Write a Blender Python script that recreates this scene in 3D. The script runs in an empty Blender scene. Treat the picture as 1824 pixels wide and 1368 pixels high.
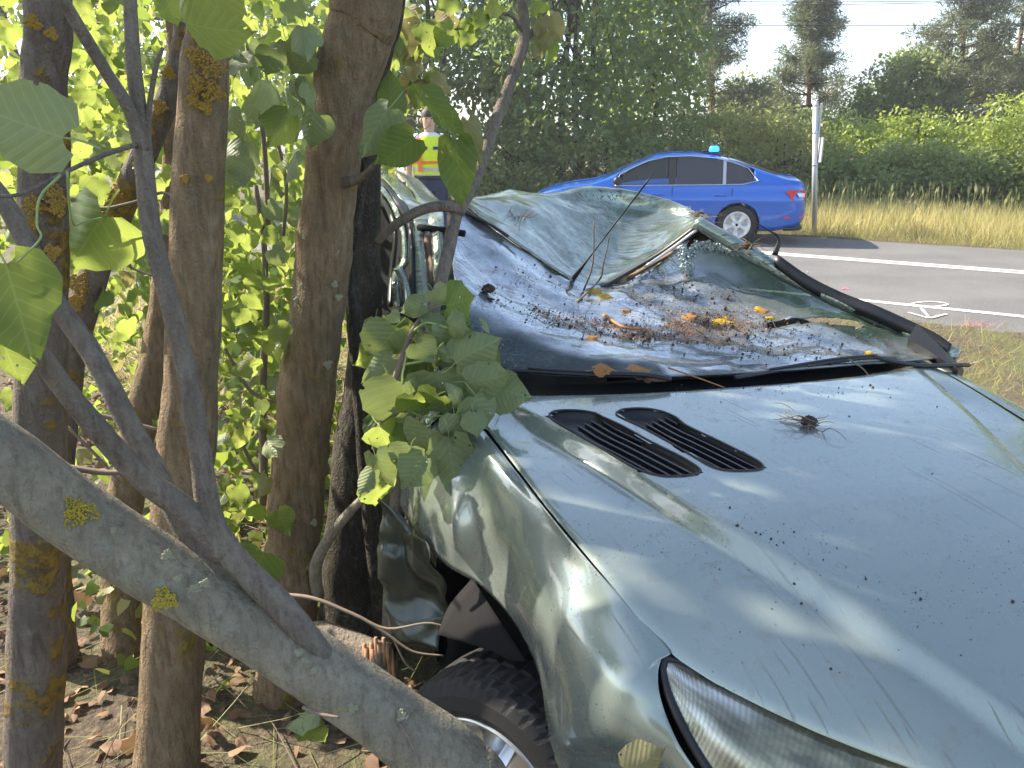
import bpy, math, random
import numpy as np
from mathutils import Vector, Matrix, noise
SC = bpy.context.scene
COL = SC.collection
# ------------------------------------------------------------------ camera, sky, sun, exposure
F = 1370.0; CAMH = 1.65
PIT = math.atan((684 - 250) / F); CP, SP = math.cos(PIT), math.sin(PIT)
cam = bpy.data.cameras.new('camera'); cam.sensor_width = 36; cam.lens = F / 1824 * 36
cam.clip_start = 0.05; cam.clip_end = 3000
co = bpy.data.objects.new('camera', cam); COL.objects.link(co)
co.location = (0, 0, CAMH); co.rotation_euler = (math.pi / 2 - PIT, 0, 0)
SC.camera = co
SUN_AZ = math.atan2(-0.91, 0.41)          # compass style: angle from +Y towards +X
SUN_EL = math.radians(38)
w = bpy.data.worlds.new('World'); SC.world = w; w.use_nodes = True
wn = w.node_tree.nodes; wl = w.node_tree.links
bg = wn['Background']; sky = wn.new('ShaderNodeTexSky'); sky.sky_type = 'NISHITA'; sky.sun_disc = False
sky.sun_elevation = SUN_EL; sky.sun_rotation = SUN_AZ; sky.air_density = 0.9; sky.dust_density = 1.0; sky.ozone_density = 0.8
hs = wn.new('ShaderNodeHueSaturation'); hs.inputs['Saturation'].default_value = .85; wl.new(sky.outputs[0], hs.inputs['Color']); wl.new(hs.outputs[0], bg.inputs[0]); bg.inputs[1].default_value = 0.15
sl = bpy.data.lights.new('sun', 'SUN'); sl.energy = 5.0; sl.angle = math.radians(0.6); sl.color = (1, .90, .75)
so = bpy.data.objects.new('sun', sl); COL.objects.link(so)
SD = Vector((math.sin(SUN_AZ) * math.cos(SUN_EL), math.cos(SUN_AZ) * math.cos(SUN_EL), math.sin(SUN_EL)))
so.rotation_euler = SD.to_track_quat('Z', 'Y').to_euler()
so.location = SD * 60
SC.view_settings.view_transform = 'Standard'; SC.view_settings.look = 'None'
SC.view_settings.exposure = 1.46; SC.view_settings.gamma = 1.0
SC.render.engine = 'CYCLES'
SC.cycles.max_bounces = 8; SC.cycles.transmission_bounces = 4; SC.cycles.transparent_max_bounces = 8
SC.cycles.use_denoising = True

# ------------------------------------------------------------------ pixel -> place helpers (pixels of the 1824x1368 photograph)
CAM = Vector((0, 0, CAMH))
def ray(x, y):
    a = x - 912; d = y - 684
    return Vector((a, F * CP - d * SP, -F * SP - d * CP))
def PZ(x, y, z):
    r = ray(x, y); return CAM + r * ((z - CAMH) / r.z)
def PY(x, y, Y):
    r = ray(x, y); return CAM + r * (Y / r.y)
def PD(x, y, D):
    return CAM + ray(x, y) * (D / F)
def depth(p):
    q = p - CAM; return q.y * CP - q.z * SP
YAW = math.radians(12.5)
CU = Vector((math.sin(YAW), -math.cos(YAW), 0)); CV = Vector((math.cos(YAW), math.sin(YAW), 0)); CO = Vector((.792, 1.602, -.17))
def LW(u, v, z): return CO + CU * u + CV * v + Vector((0, 0, z))       # wreck frame: u forward, v across, z above its ground
def toL(p):
    q = p - CO; return (q.dot(CU), q.dot(CV), q.z)
def PU(x, y, u):
    r = ray(x, y); return CAM + r * ((u - (CAM - CO).dot(CU)) / r.dot(CU))
def PV(x, y, v):
    r = ray(x, y); return CAM + r * ((v - (CAM - CO).dot(CV)) / r.dot(CV))

def lerp(a, b, t): return a + (b - a) * t
def sm(a, b, x):
    t = min(1, max(0, (x - a) / (b - a))); return t * t * (3 - 2 * t)
def interp(x, tab):
    if x <= tab[0][0]: return tab[0][1]
    for (x0, y0), (x1, y1) in zip(tab, tab[1:]):
        if x <= x1: return y0 + (y1 - y0) * (x - x0) / (x1 - x0)
    return tab[-1][1]
def cr(pts, k):
    """Catmull-Rom through points (Vectors), k steps per span"""
    P = [2 * pts[0] - pts[1]] + list(pts) + [2 * pts[-1] - pts[-2]]; out = []
    for i in range(1, len(P) - 2):
        a, b, c, d = P[i - 1], P[i], P[i + 1], P[i + 2]
        for j in range(k):
            t = j / k
            out.append(.5 * ((2 * b) + (c - a) * t + (2 * a - 5 * b + 4 * c - d) * t * t + (3 * b - a - 3 * c + d) * t ** 3))
    out.append(pts[-1].copy()); return out
def crgrid(rows, ku, kv):
    rr = [cr(r, kv) for r in rows]
    cols = [cr([r[j] for r in rr], ku) for j in range(len(rr[0]))]
    return [[cols[j][i] for j in range(len(cols))] for i in range(len(cols[0]))]
def nz(p, s=1.0, seed=0): return noise.noise(Vector((p[0] * s + seed * 7.3, p[1] * s - seed * 3.1, p[2] * s + seed)))

# ------------------------------------------------------------------ object helpers
def tag(o, label=None, cat=None, group=None, kind=None):
    if label: o['label'] = label
    if cat: o['category'] = cat
    if group: o['group'] = group
    if kind: o['kind'] = kind
    return o
def wloc(o):
    p = Vector((0, 0, 0))
    while o is not None: p = p + o.location; o = o.parent
    return p
def thing(name, loc, label, cat, group=None):
    o = bpy.data.objects.new(name, None); COL.objects.link(o); o.location = loc; o.empty_display_size = .1
    return tag(o, label, cat, group)
def link(name, me, mat, parent=None, loc=None):
    o = bpy.data.objects.new(name, me); COL.objects.link(o)
    if mat is not None and not me.materials: me.materials.append(mat)
    if parent is not None: o.parent = parent
    if loc is not None: o.location = loc
    return o
class MB:
    def __init__(s): s.v = []; s.f = []; s.uv = None; s.at = {}
    def add(s, vs, fs):
        b = len(s.v); s.v += [Vector(x) for x in vs]; s.f += [tuple(i + b for i in f) for f in fs]; return s
    def grid(s, rows, closed=False, keep=None):
        b = len(s.v); m = len(rows[0])
        for r in rows: s.v += [Vector(p) for p in r]
        for i in range(len(rows) - 1):
            for j in range(m if closed else m - 1):
                k = (j + 1) % m
                if keep is None or keep(i, j): s.f.append((b + i * m + j, b + i * m + k, b + (i + 1) * m + k, b + (i + 1) * m + j))
        return s
    def tube(s, pts, rad, n=8, cap=True, jit=0, jf=6.0, flat=None):
        pts = [Vector(p) for p in pts]; N = len(pts)
        if not hasattr(rad, '__len__'): rad = [rad] * N
        t0 = (pts[1] - pts[0]).normalized(); up = Vector((0, 0, 1)) if abs(t0.z) < .9 else Vector((0, 1, 0))
        x = t0.cross(up).normalized(); rows = []
        for i, p in enumerate(pts):
            t = (pts[min(i + 1, N - 1)] - pts[max(i - 1, 0)]).normalized()
            x = (x - t * x.dot(t)).normalized(); y = t.cross(x); row = []
            for j in range(n):
                a = 2 * math.pi * j / n; d = x * math.cos(a) + y * math.sin(a) * (flat or 1)
                r = rad[i]
                if jit: r *= 1 + jit * nz(p + d * .05, jf) + .3 * jit * nz(p + d * r, 34)
                row.append(p + d * r)
            rows.append(row)
        b = len(s.v); s.grid(rows, True)
        if cap:
            s.f.append(tuple(b + j for j in reversed(range(n)))); s.f.append(tuple(b + (N - 1) * n + j for j in range(n)))
        return s
    def box(s, c, d, M=None):
        c = Vector(c); vs = []
        for z in (-1, 1):
            for y in (-1, 1):
                for x in (-1, 1):
                    q = Vector((x * d[0] / 2, y * d[1] / 2, z * d[2] / 2)); vs.append(c + (M @ q if M else q))
        return s.add(vs, [(0, 2, 3, 1), (4, 5, 7, 6), (0, 1, 5, 4), (2, 6, 7, 3), (0, 4, 6, 2), (1, 3, 7, 5)])
    def prism(s, poly, off):
        n = len(poly); a = [Vector(p) for p in poly]; b = [p + Vector(off) for p in a]
        return s.add(a + b, [tuple(range(n)), tuple(range(2 * n - 1, n - 1, -1))] + [(i, i + n, (i + 1) % n + n, (i + 1) % n) for i in range(n)])
    def build(s, name, mat, parent=None, smooth=True, solid=0, bevel=0, sub=0):
        off = wloc(parent) if parent is not None else Vector((0, 0, 0))
        me = bpy.data.meshes.new(name); me.from_pydata([tuple(v - off) for v in s.v], [], s.f)
        if s.uv:
            ul = me.uv_layers.new(name='UVMap')
            vi = np.empty(len(me.loops), dtype=np.int32); me.loops.foreach_get('vertex_index', vi)
            ul.data.foreach_set('uv', np.array(s.uv, dtype=np.float32)[vi].ravel())
        for k, vals in s.at.items():
            a = me.attributes.new(k, 'FLOAT', 'POINT'); a.data.foreach_set('value', np.array(vals, dtype=np.float32))
        me.update()
        if smooth: me.polygons.foreach_set('use_smooth', [True] * len(me.polygons))
        o = link(name, me, mat, parent)
        if bevel:
            m = o.modifiers.new('b', 'BEVEL'); m.width = bevel; m.segments = 2; m.limit_method = 'ANGLE'
        if sub:
            m = o.modifiers.new('s', 'SUBSURF'); m.levels = sub; m.render_levels = sub
        if solid:
            m = o.modifiers.new('t', 'SOLIDIFY'); m.thickness = solid; m.offset = 0
        return o
def scatter(name, tv, tf, pos, rot, scl, mat, parent=None, uv=None, smooth=False):
    """many copies of a small template in one mesh (numpy)"""
    tv = np.asarray(tv, dtype=np.float32); tf = np.asarray(tf, dtype=np.int32); k = len(tv); n = len(pos)
    off = np.array(wloc(parent)) if parent is not None else np.zeros(3)
    V = np.einsum('nij,kj->nki', rot, tv) * np.asarray(scl)[:, None, None] + (np.asarray(pos) - off)[:, None, :]
    me = bpy.data.meshes.new(name); me.vertices.add(n * k); me.vertices.foreach_set('co', V.astype(np.float32).ravel())
    fl = (tf[None] + (np.arange(n) * k)[:, None, None]).reshape(-1, tf.shape[1]); m = len(fl); q = tf.shape[1]
    me.loops.add(m * q); me.loops.foreach_set('vertex_index', fl.ravel().astype(np.int32))
    me.polygons.add(m); me.polygons.foreach_set('loop_start', np.arange(m, dtype=np.int32) * q)
    if uv is not None:
        ul = me.uv_layers.new(name='UVMap'); u = np.asarray(uv, dtype=np.float32)
        ul.data.foreach_set('uv', np.tile(u[tf].reshape(-1, 2), (n, 1)).ravel())
    me.update(calc_edges=True)
    if smooth: me.polygons.foreach_set('use_smooth', [True] * m)
    return link(name, me, mat, parent)
def rots(tip, nor):
    """(N,3) tip directions and rough normals -> rotation matrices with y=tip, z~normal"""
    t = tip / np.linalg.norm(tip, axis=1)[:, None]
    x = np.cross(t, nor); x /= (np.linalg.norm(x, axis=1)[:, None] + 1e-9); z = np.cross(x, t)
    return np.stack([x, t, z], axis=2)

# ------------------------------------------------------------------ materials
def M(name):
    m = bpy.data.materials.new(name); m.use_nodes = True; nt = m.node_tree
    return m, nt, nt.nodes['Principled BSDF']
def nd(nt, t, **kw):
    n = nt.nodes.new('ShaderNode' + t)
    for k, v in kw.items():
        if k.startswith('i_'): n.inputs[k[2:].replace('_', ' ')].default_value = v
        else: setattr(n, k, v)
    return n
def ramp(nt, fac, stops, interp='LINEAR'):
    r = nt.nodes.new('ShaderNodeValToRGB'); r.color_ramp.interpolation = interp; e = r.color_ramp.elements
    while len(e) < len(stops): e.new(0.5)
    for x, (p, c) in zip(e, stops): x.position = p; x.color = (c[0], c[1], c[2], 1) if hasattr(c, '__len__') else (c, c, c, 1)
    nt.links.new(fac, r.inputs[0]); return r.outputs[0]
def mixc(nt, fac, a, b, blend='MIX'):
    m = nt.nodes.new('ShaderNodeMix'); m.data_type = 'RGBA'; m.blend_type = blend
    for s, v in ((0, fac), (6, a), (7, b)):
        if hasattr(v, 'is_linked'): nt.links.new(v, m.inputs[s])
        else: m.inputs[s].default_value = v if s == 0 else (v[0], v[1], v[2], 1)
    return m.outputs[2]
def mth(nt, op, a, b=None, c=None, clamp=False):
    m = nt.nodes.new('ShaderNodeMath'); m.operation = op; m.use_clamp = clamp
    for i, v in enumerate((a, b, c)):
        if v is None: continue
        if hasattr(v, 'is_linked'): nt.links.new(v, m.inputs[i])
        else: m.inputs[i].default_value = v
    return m.outputs[0]
def coords(nt, scale=(1, 1, 1), which='Object', rot=(0, 0, 0)):
    tc = nd(nt, 'TexCoord'); mp = nd(nt, 'Mapping'); mp.inputs['Scale'].default_value = scale; mp.inputs['Rotation'].default_value = rot
    nt.links.new(tc.outputs[which], mp.inputs[0]); return mp.outputs[0]
def ntex(nt, vec, scale, detail=4, rough=.55, dist=0):
    n = nd(nt, 'TexNoise'); n.inputs['Scale'].default_value = scale; n.inputs['Detail'].default_value = detail
    n.inputs['Roughness'].default_value = rough; n.inputs['Distortion'].default_value = dist
    if vec is not None: nt.links.new(vec, n.inputs['Vector'])
    return n.outputs['Fac']
def bump(nt, b, h, strength=.3, dist=.01, prev=None):
    n = nd(nt, 'Bump'); n.inputs['Strength'].default_value = strength; n.inputs['Distance'].default_value = dist
    nt.links.new(h, n.inputs['Height'])
    if prev is not None: nt.links.new(prev, n.inputs['Normal'])
    nt.links.new(n.outputs[0], b.inputs['Normal']); return n.outputs[0]
def plain(name, col, rough=.5, metal=0, spec=.5, coat=0, vary=.12, sc=40, bmp=0, emit=None):
    m, nt, b = M(name); v = coords(nt); f = ntex(nt, v, sc)
    c = mixc(nt, f, [x * (1 - vary) for x in col], [min(1, x * (1 + vary)) for x in col]); nt.links.new(c, b.inputs['Base Color'])
    b.inputs['Roughness'].default_value = rough; b.inputs['Metallic'].default_value = metal; b.inputs['Specular IOR Level'].default_value = spec
    b.inputs['Coat Weight'].default_value = coat; b.inputs['Coat Roughness'].default_value = .03
    if bmp: bump(nt, b, f, bmp, .004)
    if emit: b.inputs['Emission Color'].default_value = (*emit[:3], 1); b.inputs['Emission Strength'].default_value = emit[3]
    return m
def irand(nt):
    g = nd(nt, 'NewGeometry'); o = nd(nt, 'ObjectInfo')
    return mth(nt, 'FRACT', mth(nt, 'ADD', g.outputs['Random Per Island'], o.outputs['Random']))
def leafmat(name, stops, trans, tw=.45, rough=.45, veins=False, vein_col=(.3, .4, .15), spec=.4):
    """two-lobed leaf: diffuse/gloss plus light passing through"""
    m, nt, b = M(name); r = irand(nt); c = ramp(nt, r, stops)
    if veins:
        uv = nd(nt, 'UVMap'); sp = nd(nt, 'SeparateXYZ'); nt.links.new(uv.outputs[0], sp.inputs[0])
        ax = mth(nt, 'ABSOLUTE', sp.outputs[0])
        k = mth(nt, 'FRACT', mth(nt, 'MULTIPLY', mth(nt, 'SUBTRACT', sp.outputs[1], mth(nt, 'MULTIPLY', ax, .75)), 7.0))
        side = mth(nt, 'LESS_THAN', mth(nt, 'ABSOLUTE', mth(nt, 'SUBTRACT', k, .5)), .06)
        mid = mth(nt, 'LESS_THAN', ax, .012); vv = mth(nt, 'MAXIMUM', side, mid)
        nn = ntex(nt, uv.outputs[0], 9, 3)
        c = mixc(nt, mth(nt, 'MULTIPLY', nn, .5), c, [x * .55 for x in stops[0][1]])
        c = mixc(nt, mth(nt, 'MULTIPLY', vv, .28), c, vein_col)
        bh = mth(nt, 'ADD', mth(nt, 'ABSOLUTE', mth(nt, 'SUBTRACT', k, .5)), mth(nt, 'MULTIPLY', nn, .3)); bump(nt, b, bh, .35, .006)
    nt.links.new(c, b.inputs['Base Color']); b.inputs['Roughness'].default_value = rough; b.inputs['Specular IOR Level'].default_value = spec
    t = nd(nt, 'BsdfTranslucent'); nt.links.new(mixc(nt, .6, c, trans), t.inputs[0])
    mx = nd(nt, 'MixShader'); mx.inputs[0].default_value = tw
    nt.links.new(b.outputs[0], mx.inputs[1]); nt.links.new(t.outputs[0], mx.inputs[2]); out = mx.outputs[0]
    if veins:
        cb = nd(nt, 'CombineXYZ'); nt.links.new(mth(nt, 'MULTIPLY', r, 37), cb.inputs[2]); av = nd(nt, 'VectorMath'); av.operation = 'ADD'; nt.links.new(uv.outputs[0], av.inputs[0]); nt.links.new(cb.outputs[0], av.inputs[1])
        vo = nd(nt, 'TexVoronoi'); vo.inputs['Scale'].default_value = 5.5; nt.links.new(av.outputs[0], vo.inputs['Vector'])
        hole = mth(nt, 'MULTIPLY', mth(nt, 'LESS_THAN', vo.outputs['Distance'], .17), mth(nt, 'GREATER_THAN', ntex(nt, av.outputs[0], 2.2, 2), .56))
        tp_ = nd(nt, 'BsdfTransparent'); m3 = nd(nt, 'MixShader'); nt.links.new(hole, m3.inputs[0]); nt.links.new(out, m3.inputs[1]); nt.links.new(tp_.outputs[0], m3.inputs[2]); out = m3.outputs[0]
    nt.links.new(out, nt.nodes['Material Output'].inputs[0])
    return m
def bark(name, ca, cb, lichen=(.33, .24, .02), lamt=.62, pale=.0, lsc=5):
    m, nt, b = M(name); v = coords(nt, (1, 1, .28)); v2 = coords(nt)
    f = ntex(nt, v, 55, 6, .65); g = ntex(nt, v2, 9, 5)
    c = ramp(nt, f, [(.3, ca), (.7, cb)])
    c = mixc(nt, ramp(nt, g, [(.40, 0), (.66, .9)]), c, [x * .55 for x in cb])
    c = mixc(nt, ramp(nt, ntex(nt, coords(nt, (1, 1, .12)), 70, 4), [(.5, 0), (.7, .55)]), c, [x * .45 for x in ca])
    sp = ntex(nt, v2, 130, 3); c = mixc(nt, ramp(nt, sp, [(.62, 0), (.7, .4)]), c, (.27, .25, .19))
    pg = mth(nt, 'MULTIPLY', ramp(nt, ntex(nt, coords(nt, (1, 1, .6)), 30, 6, .7), [(.54, 0), (.66, 1)]), .22 + pale); c = mixc(nt, pg, c, (.27, .30, .23))
    lm = mth(nt, 'MULTIPLY', ramp(nt, ntex(nt, v2, lsc, 3), [(lamt - .03, 0), (lamt + .02, 1)]), ramp(nt, ntex(nt, v2, 45, 5, .7), [(.36, 0), (.5, 1)]))
    c = mixc(nt, lm, c, mixc(nt, ntex(nt, v2, 90), lichen, [x * .55 for x in lichen]))
    nt.links.new(c, b.inputs['Base Color']); b.inputs['Roughness'].default_value = .85; b.inputs['Specular IOR Level'].default_value = .25
    h = mth(nt, 'ADD', f, mth(nt, 'ADD', mth(nt, 'MULTIPLY', lm, .5), mth(nt, 'MULTIPLY', sp, .5))); bump(nt, b, h, 1.0, .016)
    return m
BARK_G = bark('bark grey', (.155, .10, .05), (.33, .24, .14), lamt=.64)
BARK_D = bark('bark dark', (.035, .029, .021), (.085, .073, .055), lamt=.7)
BARK_L = bark('bark lichen', (.12, .092, .07), (.23, .19, .15), lichen=(.32, .21, .035), lamt=.56, lsc=7)
BARK_LOG = bark('bark smooth', (.23, .20, .14), (.38, .34, .25), lamt=.7, pale=.3)
BARK_B = bark('bark branch', (.16, .125, .095), (.28, .235, .185), lamt=.75)
BARK_P = bark('bark pine', (.16, .075, .04), (.30, .16, .09), lamt=.8)
G = lambda *a: a
LEAF = leafmat('linden leaf', [(0, (.04, .095, .022)), (.45, (.065, .14, .026)), (.8, (.10, .17, .03)), (1, (.24, .22, .06))], (.50, .58, .12), .6, .4, True)
LEAF_STUFF = leafmat('linden leaf mass', [(0, (.05, .115, .018)), (.5, (.085, .17, .022)), (.85, (.15, .20, .04)), (1, (.34, .28, .08))], (.44, .52, .09), .55)
LEAF_PALE = leafmat('linden leaf underside', [(0, (.17, .215, .095)), (.5, (.22, .265, .12)), (1, (.26, .30, .15))], (.36, .44, .1), .3, .55, True, (.34, .42, .22))
LEAF_DRY = leafmat('dry hanging leaf', [(0, (.24, .20, .10)), (.6, (.30, .27, .13)), (1, (.22, .24, .09))], (.45, .4, .12), .4, .6, True)
LEAF_YEL = leafmat('yellow fallen leaf', [(0, (.62, .38, .02)), (1, (.68, .45, .03))], (.8, .5, .03), .3, .5, True, (.75, .6, .2))
LEAF_ORA = leafmat('orange dry leaf', [(0, (.42, .18, .05)), (1, (.52, .26, .08))], (.6, .3, .06), .25, .6, True, (.6, .4, .2))
LEAF_BRN = leafmat('brown dry leaf', [(0, (.14, .075, .04)), (.5, (.22, .13, .07)), (1, (.32, .2, .12))], (.3, .18, .07), .2, .7)
TREE_DK = leafmat('roadside tree leaf', [(0, (.075, .135, .075)), (.55, (.11, .18, .095)), (.85, (.17, .23, .08)), (.97, (.26, .28, .05)), (1, (.38, .28, .04))], (.42, .54, .10), .55)
BUSH_A = leafmat('bush leaf olive', [(0, (.18, .21, .08)), (1, (.30, .33, .13))], (.6, .62, .2), .5)
BUSH_B = leafmat('bush leaf bright', [(0, (.19, .27, .05)), (1, (.33, .40, .08))], (.62, .70, .12), .5)
BUSH_C = leafmat('tree leaf mid green', [(0, (.12, .18, .07)), (1, (.23, .29, .11))], (.5, .58, .16), .5)
PINE = leafmat('pine needles', [(0, (.09, .12, .075)), (1, (.19, .21, .12))], (.3, .34, .14), .4)
STRAW = leafmat('dry tall grass', [(0, (.34, .34, .12)), (.3, (.52, .46, .20)), (.65, (.62, .52, .26)), (.82, (.42, .40, .14)), (1, (.20, .28, .06))], (.7, .6, .26), .5)
STRAWG = leafmat('short grass', [(0, (.18, .22, .05)), (.5, (.36, .33, .12)), (1, (.46, .39, .18))], (.5, .46, .12), .35)
TWIG = plain('twig bark', (.17, .13, .095), .8, vary=.3, sc=80)
TWIG_R = plain('orange twig', (.36, .17, .06), .7, vary=.3)
TWIG_G = plain('green petiole', (.22, .30, .09), .55)
BLACK = plain('black plastic', (.012, .012, .013), .42, vary=.3, sc=90, bmp=.08)
BLACKM = plain('matt black trim', (.011, .011, .011), .85, vary=.3, spec=.2)
DARKIN = plain('dark interior fabric', (.013, .0125, .013), .9, spec=.2)
BROWNIN = plain('brown interior lining', (.16, .10, .07), .8)
RUB = plain('tyre rubber', (.016, .016, .017), .75, vary=.35, sc=60, bmp=.15)
ALU = plain('silver alloy', (.55, .56, .56), .28, .85, vary=.06)
ALUP = plain('silver painted alloy', (.62, .62, .62), .35, .3, vary=.04)
CHROME = plain('chrome', (.8, .8, .8), .12, 1)
SOIL = plain('soil crumbs', (.05, .034, .024), .95, vary=.5, sc=20)
def paintmat():
    m, nt, b = M('wreck paint'); v = coords(nt); 
    fl = ntex(nt, v, 900, 1); c = mixc(nt, fl, (.235, .28, .255), (.285, .335, .305))
    dirt = ramp(nt, ntex(nt, v, 26, 6, .7), [(.56, 0), (.72, .55)])
    c = mixc(nt, dirt, c, (.20, .19, .155))
    # fine specks of soil, and long scratches running along the bonnet
    sp = nd(nt, 'TexVoronoi'); sp.inputs['Scale'].default_value = 85; nt.links.new(v, sp.inputs['Vector'])
    spk = mth(nt, 'MULTIPLY', mth(nt, 'LESS_THAN', sp.outputs['Distance'], .13), mth(nt, 'GREATER_THAN', ntex(nt, v, 3.3, 3), .54))
    c = mixc(nt, mth(nt, 'MULTIPLY', spk, .8), c, (.03, .027, .022))
    vs = coords(nt, (1, 1, 1), rot=(0, 0, math.radians(-28)))
    mp = nd(nt, 'Mapping'); mp.inputs['Scale'].default_value = (120, 2.2, 6); nt.links.new(vs, mp.inputs[0])
    sc = ramp(nt, ntex(nt, mp.outputs[0], 1.0, 2), [(.62, 0), (.66, 1)])
    ms = ramp(nt, ntex(nt, v, 2.3, 2), [(.48, 0), (.60, 1)])
    scr = mth(nt, 'MULTIPLY', sc, ms)
    c = mixc(nt, mth(nt, 'MULTIPLY', scr, .45), c, (.11, .11, .10))
    nt.links.new(c, b.inputs['Base Color']); b.inputs['Metallic'].default_value = .5
    rg = mth(nt, 'ADD', .24, mth(nt, 'MULTIPLY', mth(nt, 'MAXIMUM', dirt, scr), .4)); nt.links.new(rg, b.inputs['Roughness'])
    b.inputs['Coat Weight'].default_value = .9
    cr_ = mth(nt, 'ADD', .01, mth(nt, 'MULTIPLY', ntex(nt, v, 12, 4), .06)); nt.links.new(cr_, b.inputs['Coat Roughness'])
    h = ntex(nt, v, 7, 2); bump(nt, b, h, .02, .02)
    return m
PAINT = paintmat()
def crumpled():
    m, nt, b = M('scraped wreck paint'); v = coords(nt)
    c = mixc(nt, ramp(nt, ntex(nt, v, 14, 6, .7), [(.45, 0), (.62, 1)]), (.27, .33, .27), (.23, .26, .19))
    mp = nd(nt, 'Mapping'); mp.inputs['Scale'].default_value = (7, 170, 70); mp.inputs['Rotation'].default_value = (0, .2, .5); nt.links.new(v, mp.inputs[0])
    st = ramp(nt, ntex(nt, mp.outputs[0], 1, 3, .6), [(.53, 0), (.60, 1)])
    c = mixc(nt, mth(nt, 'MULTIPLY', mth(nt, 'MULTIPLY', st, ramp(nt, ntex(nt, v, 3.5, 3), [(.36, .1), (.52, 1)])), .9), c, (.045, .042, .036))
    nt.links.new(c, b.inputs['Base Color']); b.inputs['Metallic'].default_value = .72; b.inputs['Roughness'].default_value = .2
    b.inputs['Coat Weight'].default_value = .6; b.inputs['Coat Roughness'].default_value = .12
    bump(nt, b, mth(nt, 'ADD', ntex(nt, v, 20, 4), mth(nt, 'MULTIPLY', st, .4)), .25, .012)
    return m
CRUMP = crumpled(); CRUMP_SHADED = plain('shaded crumpled panel', (.045, .055, .048), .3, .6, vary=.5, sc=12, coat=.4, bmp=.4)  # darker copy of the scraped paint; the door skin's shade is in its colour
def shatter():
    m, nt, b = M('shattered laminated glass'); v = coords(nt)
    at = nd(nt, 'Attribute'); at.attribute_name = 'crush'; cru = at.outputs['Fac']
    dv = nd(nt, 'VectorMath'); dv.operation = 'ADD'; nv = nd(nt, 'TexNoise'); nv.inputs['Scale'].default_value = 9; nt.links.new(v, nv.inputs['Vector'])
    nt.links.new(v, dv.inputs[0]); s2 = nd(nt, 'VectorMath'); s2.operation = 'SCALE'; s2.inputs['Scale'].default_value = .06
    nt.links.new(nv.outputs['Color'], s2.inputs[0]); nt.links.new(s2.outputs[0], dv.inputs[1])
    def vor(scale, stretch):
        mp = nd(nt, 'Mapping'); mp.inputs['Scale'].default_value = stretch; nt.links.new(dv.outputs[0], mp.inputs[0])
        q = nd(nt, 'TexVoronoi'); q.feature = 'DISTANCE_TO_EDGE'; q.inputs['Scale'].default_value = scale; nt.links.new(mp.outputs[0], q.inputs['Vector'])
        return q.outputs['Distance'], mp.outputs[0]
    d1, mv = vor(62, (.55, 1.5, 1)); d2, _ = vor(9, (.7, 1.6, 1))
    c1 = ramp(nt, d1, [(0, 1), (.05, .0)]); c2 = ramp(nt, d2, [(0, 1), (.028, 0)])
    crk = mth(nt, 'MAXIMUM', mth(nt, 'MULTIPLY', c2, ramp(nt, ntex(nt, v, 4, 2), [(.5, 0), (.6, .8)])), mth(nt, 'MULTIPLY', c1, ramp(nt, ntex(nt, v, 4, 3), [(.42, .25), (.55, 1)])))
    cell = nd(nt, 'TexVoronoi'); cell.inputs['Scale'].default_value = 42; nt.links.new(mv, cell.inputs['Vector'])
    base = mixc(nt, cru, (.010, .024, .021), (.50, .55, .58))
    base = mixc(nt, mth(nt, 'MULTIPLY', ramp(nt, ntex(nt, v, 5, 4), [(.45, 0), (.66, .8)]), cru), base, (.10, .125, .13))
    dirt = mth(nt, 'MULTIPLY', ramp(nt, ntex(nt, v, 17, 6, .75), [(.54, 0), (.66, .85)]), ramp(nt, ntex(nt, v, 2.5, 2), [(.4, 0), (.6, 1)]))
    base = mixc(nt, dirt, base, (.17, .10, .06))
    crc = mixc(nt, cru, (.2, .3, .27), (.025, .035, .035))
    base = mixc(nt, mth(nt, 'MULTIPLY', crk, .85), base, crc)
    nt.links.new(base, b.inputs['Base Color'])
    nt.links.new(mth(nt, 'ADD', .06, mth(nt, 'MULTIPLY', mth(nt, 'MAXIMUM', dirt, mth(nt, 'MULTIPLY', cru, .16)), .6)), b.inputs['Roughness'])
    nt.links.new(mth(nt, 'MULTIPLY', cru, mth(nt, 'SUBTRACT', .72, mth(nt, 'MULTIPLY', dirt, .7))), b.inputs['Metallic']); b.inputs['IOR'].default_value = 1.6; b.inputs['Specular IOR Level'].default_value = .6; b.inputs['Coat Weight'].default_value = .8; b.inputs['Coat Roughness'].default_value = .05
    hh = mth(nt, 'ADD', mth(nt, 'MULTIPLY', crk, -1), mth(nt, 'MULTIPLY', cell.outputs['Color'], .4)); bump(nt, b, hh, .22, .006, bump(nt, b, ntex(nt, v, 24, 4, .6), .35, .012))
    tr = nd(nt, 'BsdfTransparent'); tr.inputs[0].default_value = (.55, .72, .66, 1)
    mx = nd(nt, 'MixShader'); nt.links.new(mth(nt, 'MULTIPLY', mth(nt, 'SUBTRACT', 1, cru), .45), mx.inputs[0])
    nt.links.new(b.outputs[0], mx.inputs[1]); nt.links.new(tr.outputs[0], mx.inputs[2]); nt.links.new(mx.outputs[0], nt.nodes['Material Output'].inputs[0])
    return m
SHATTER = shatter()
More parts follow.
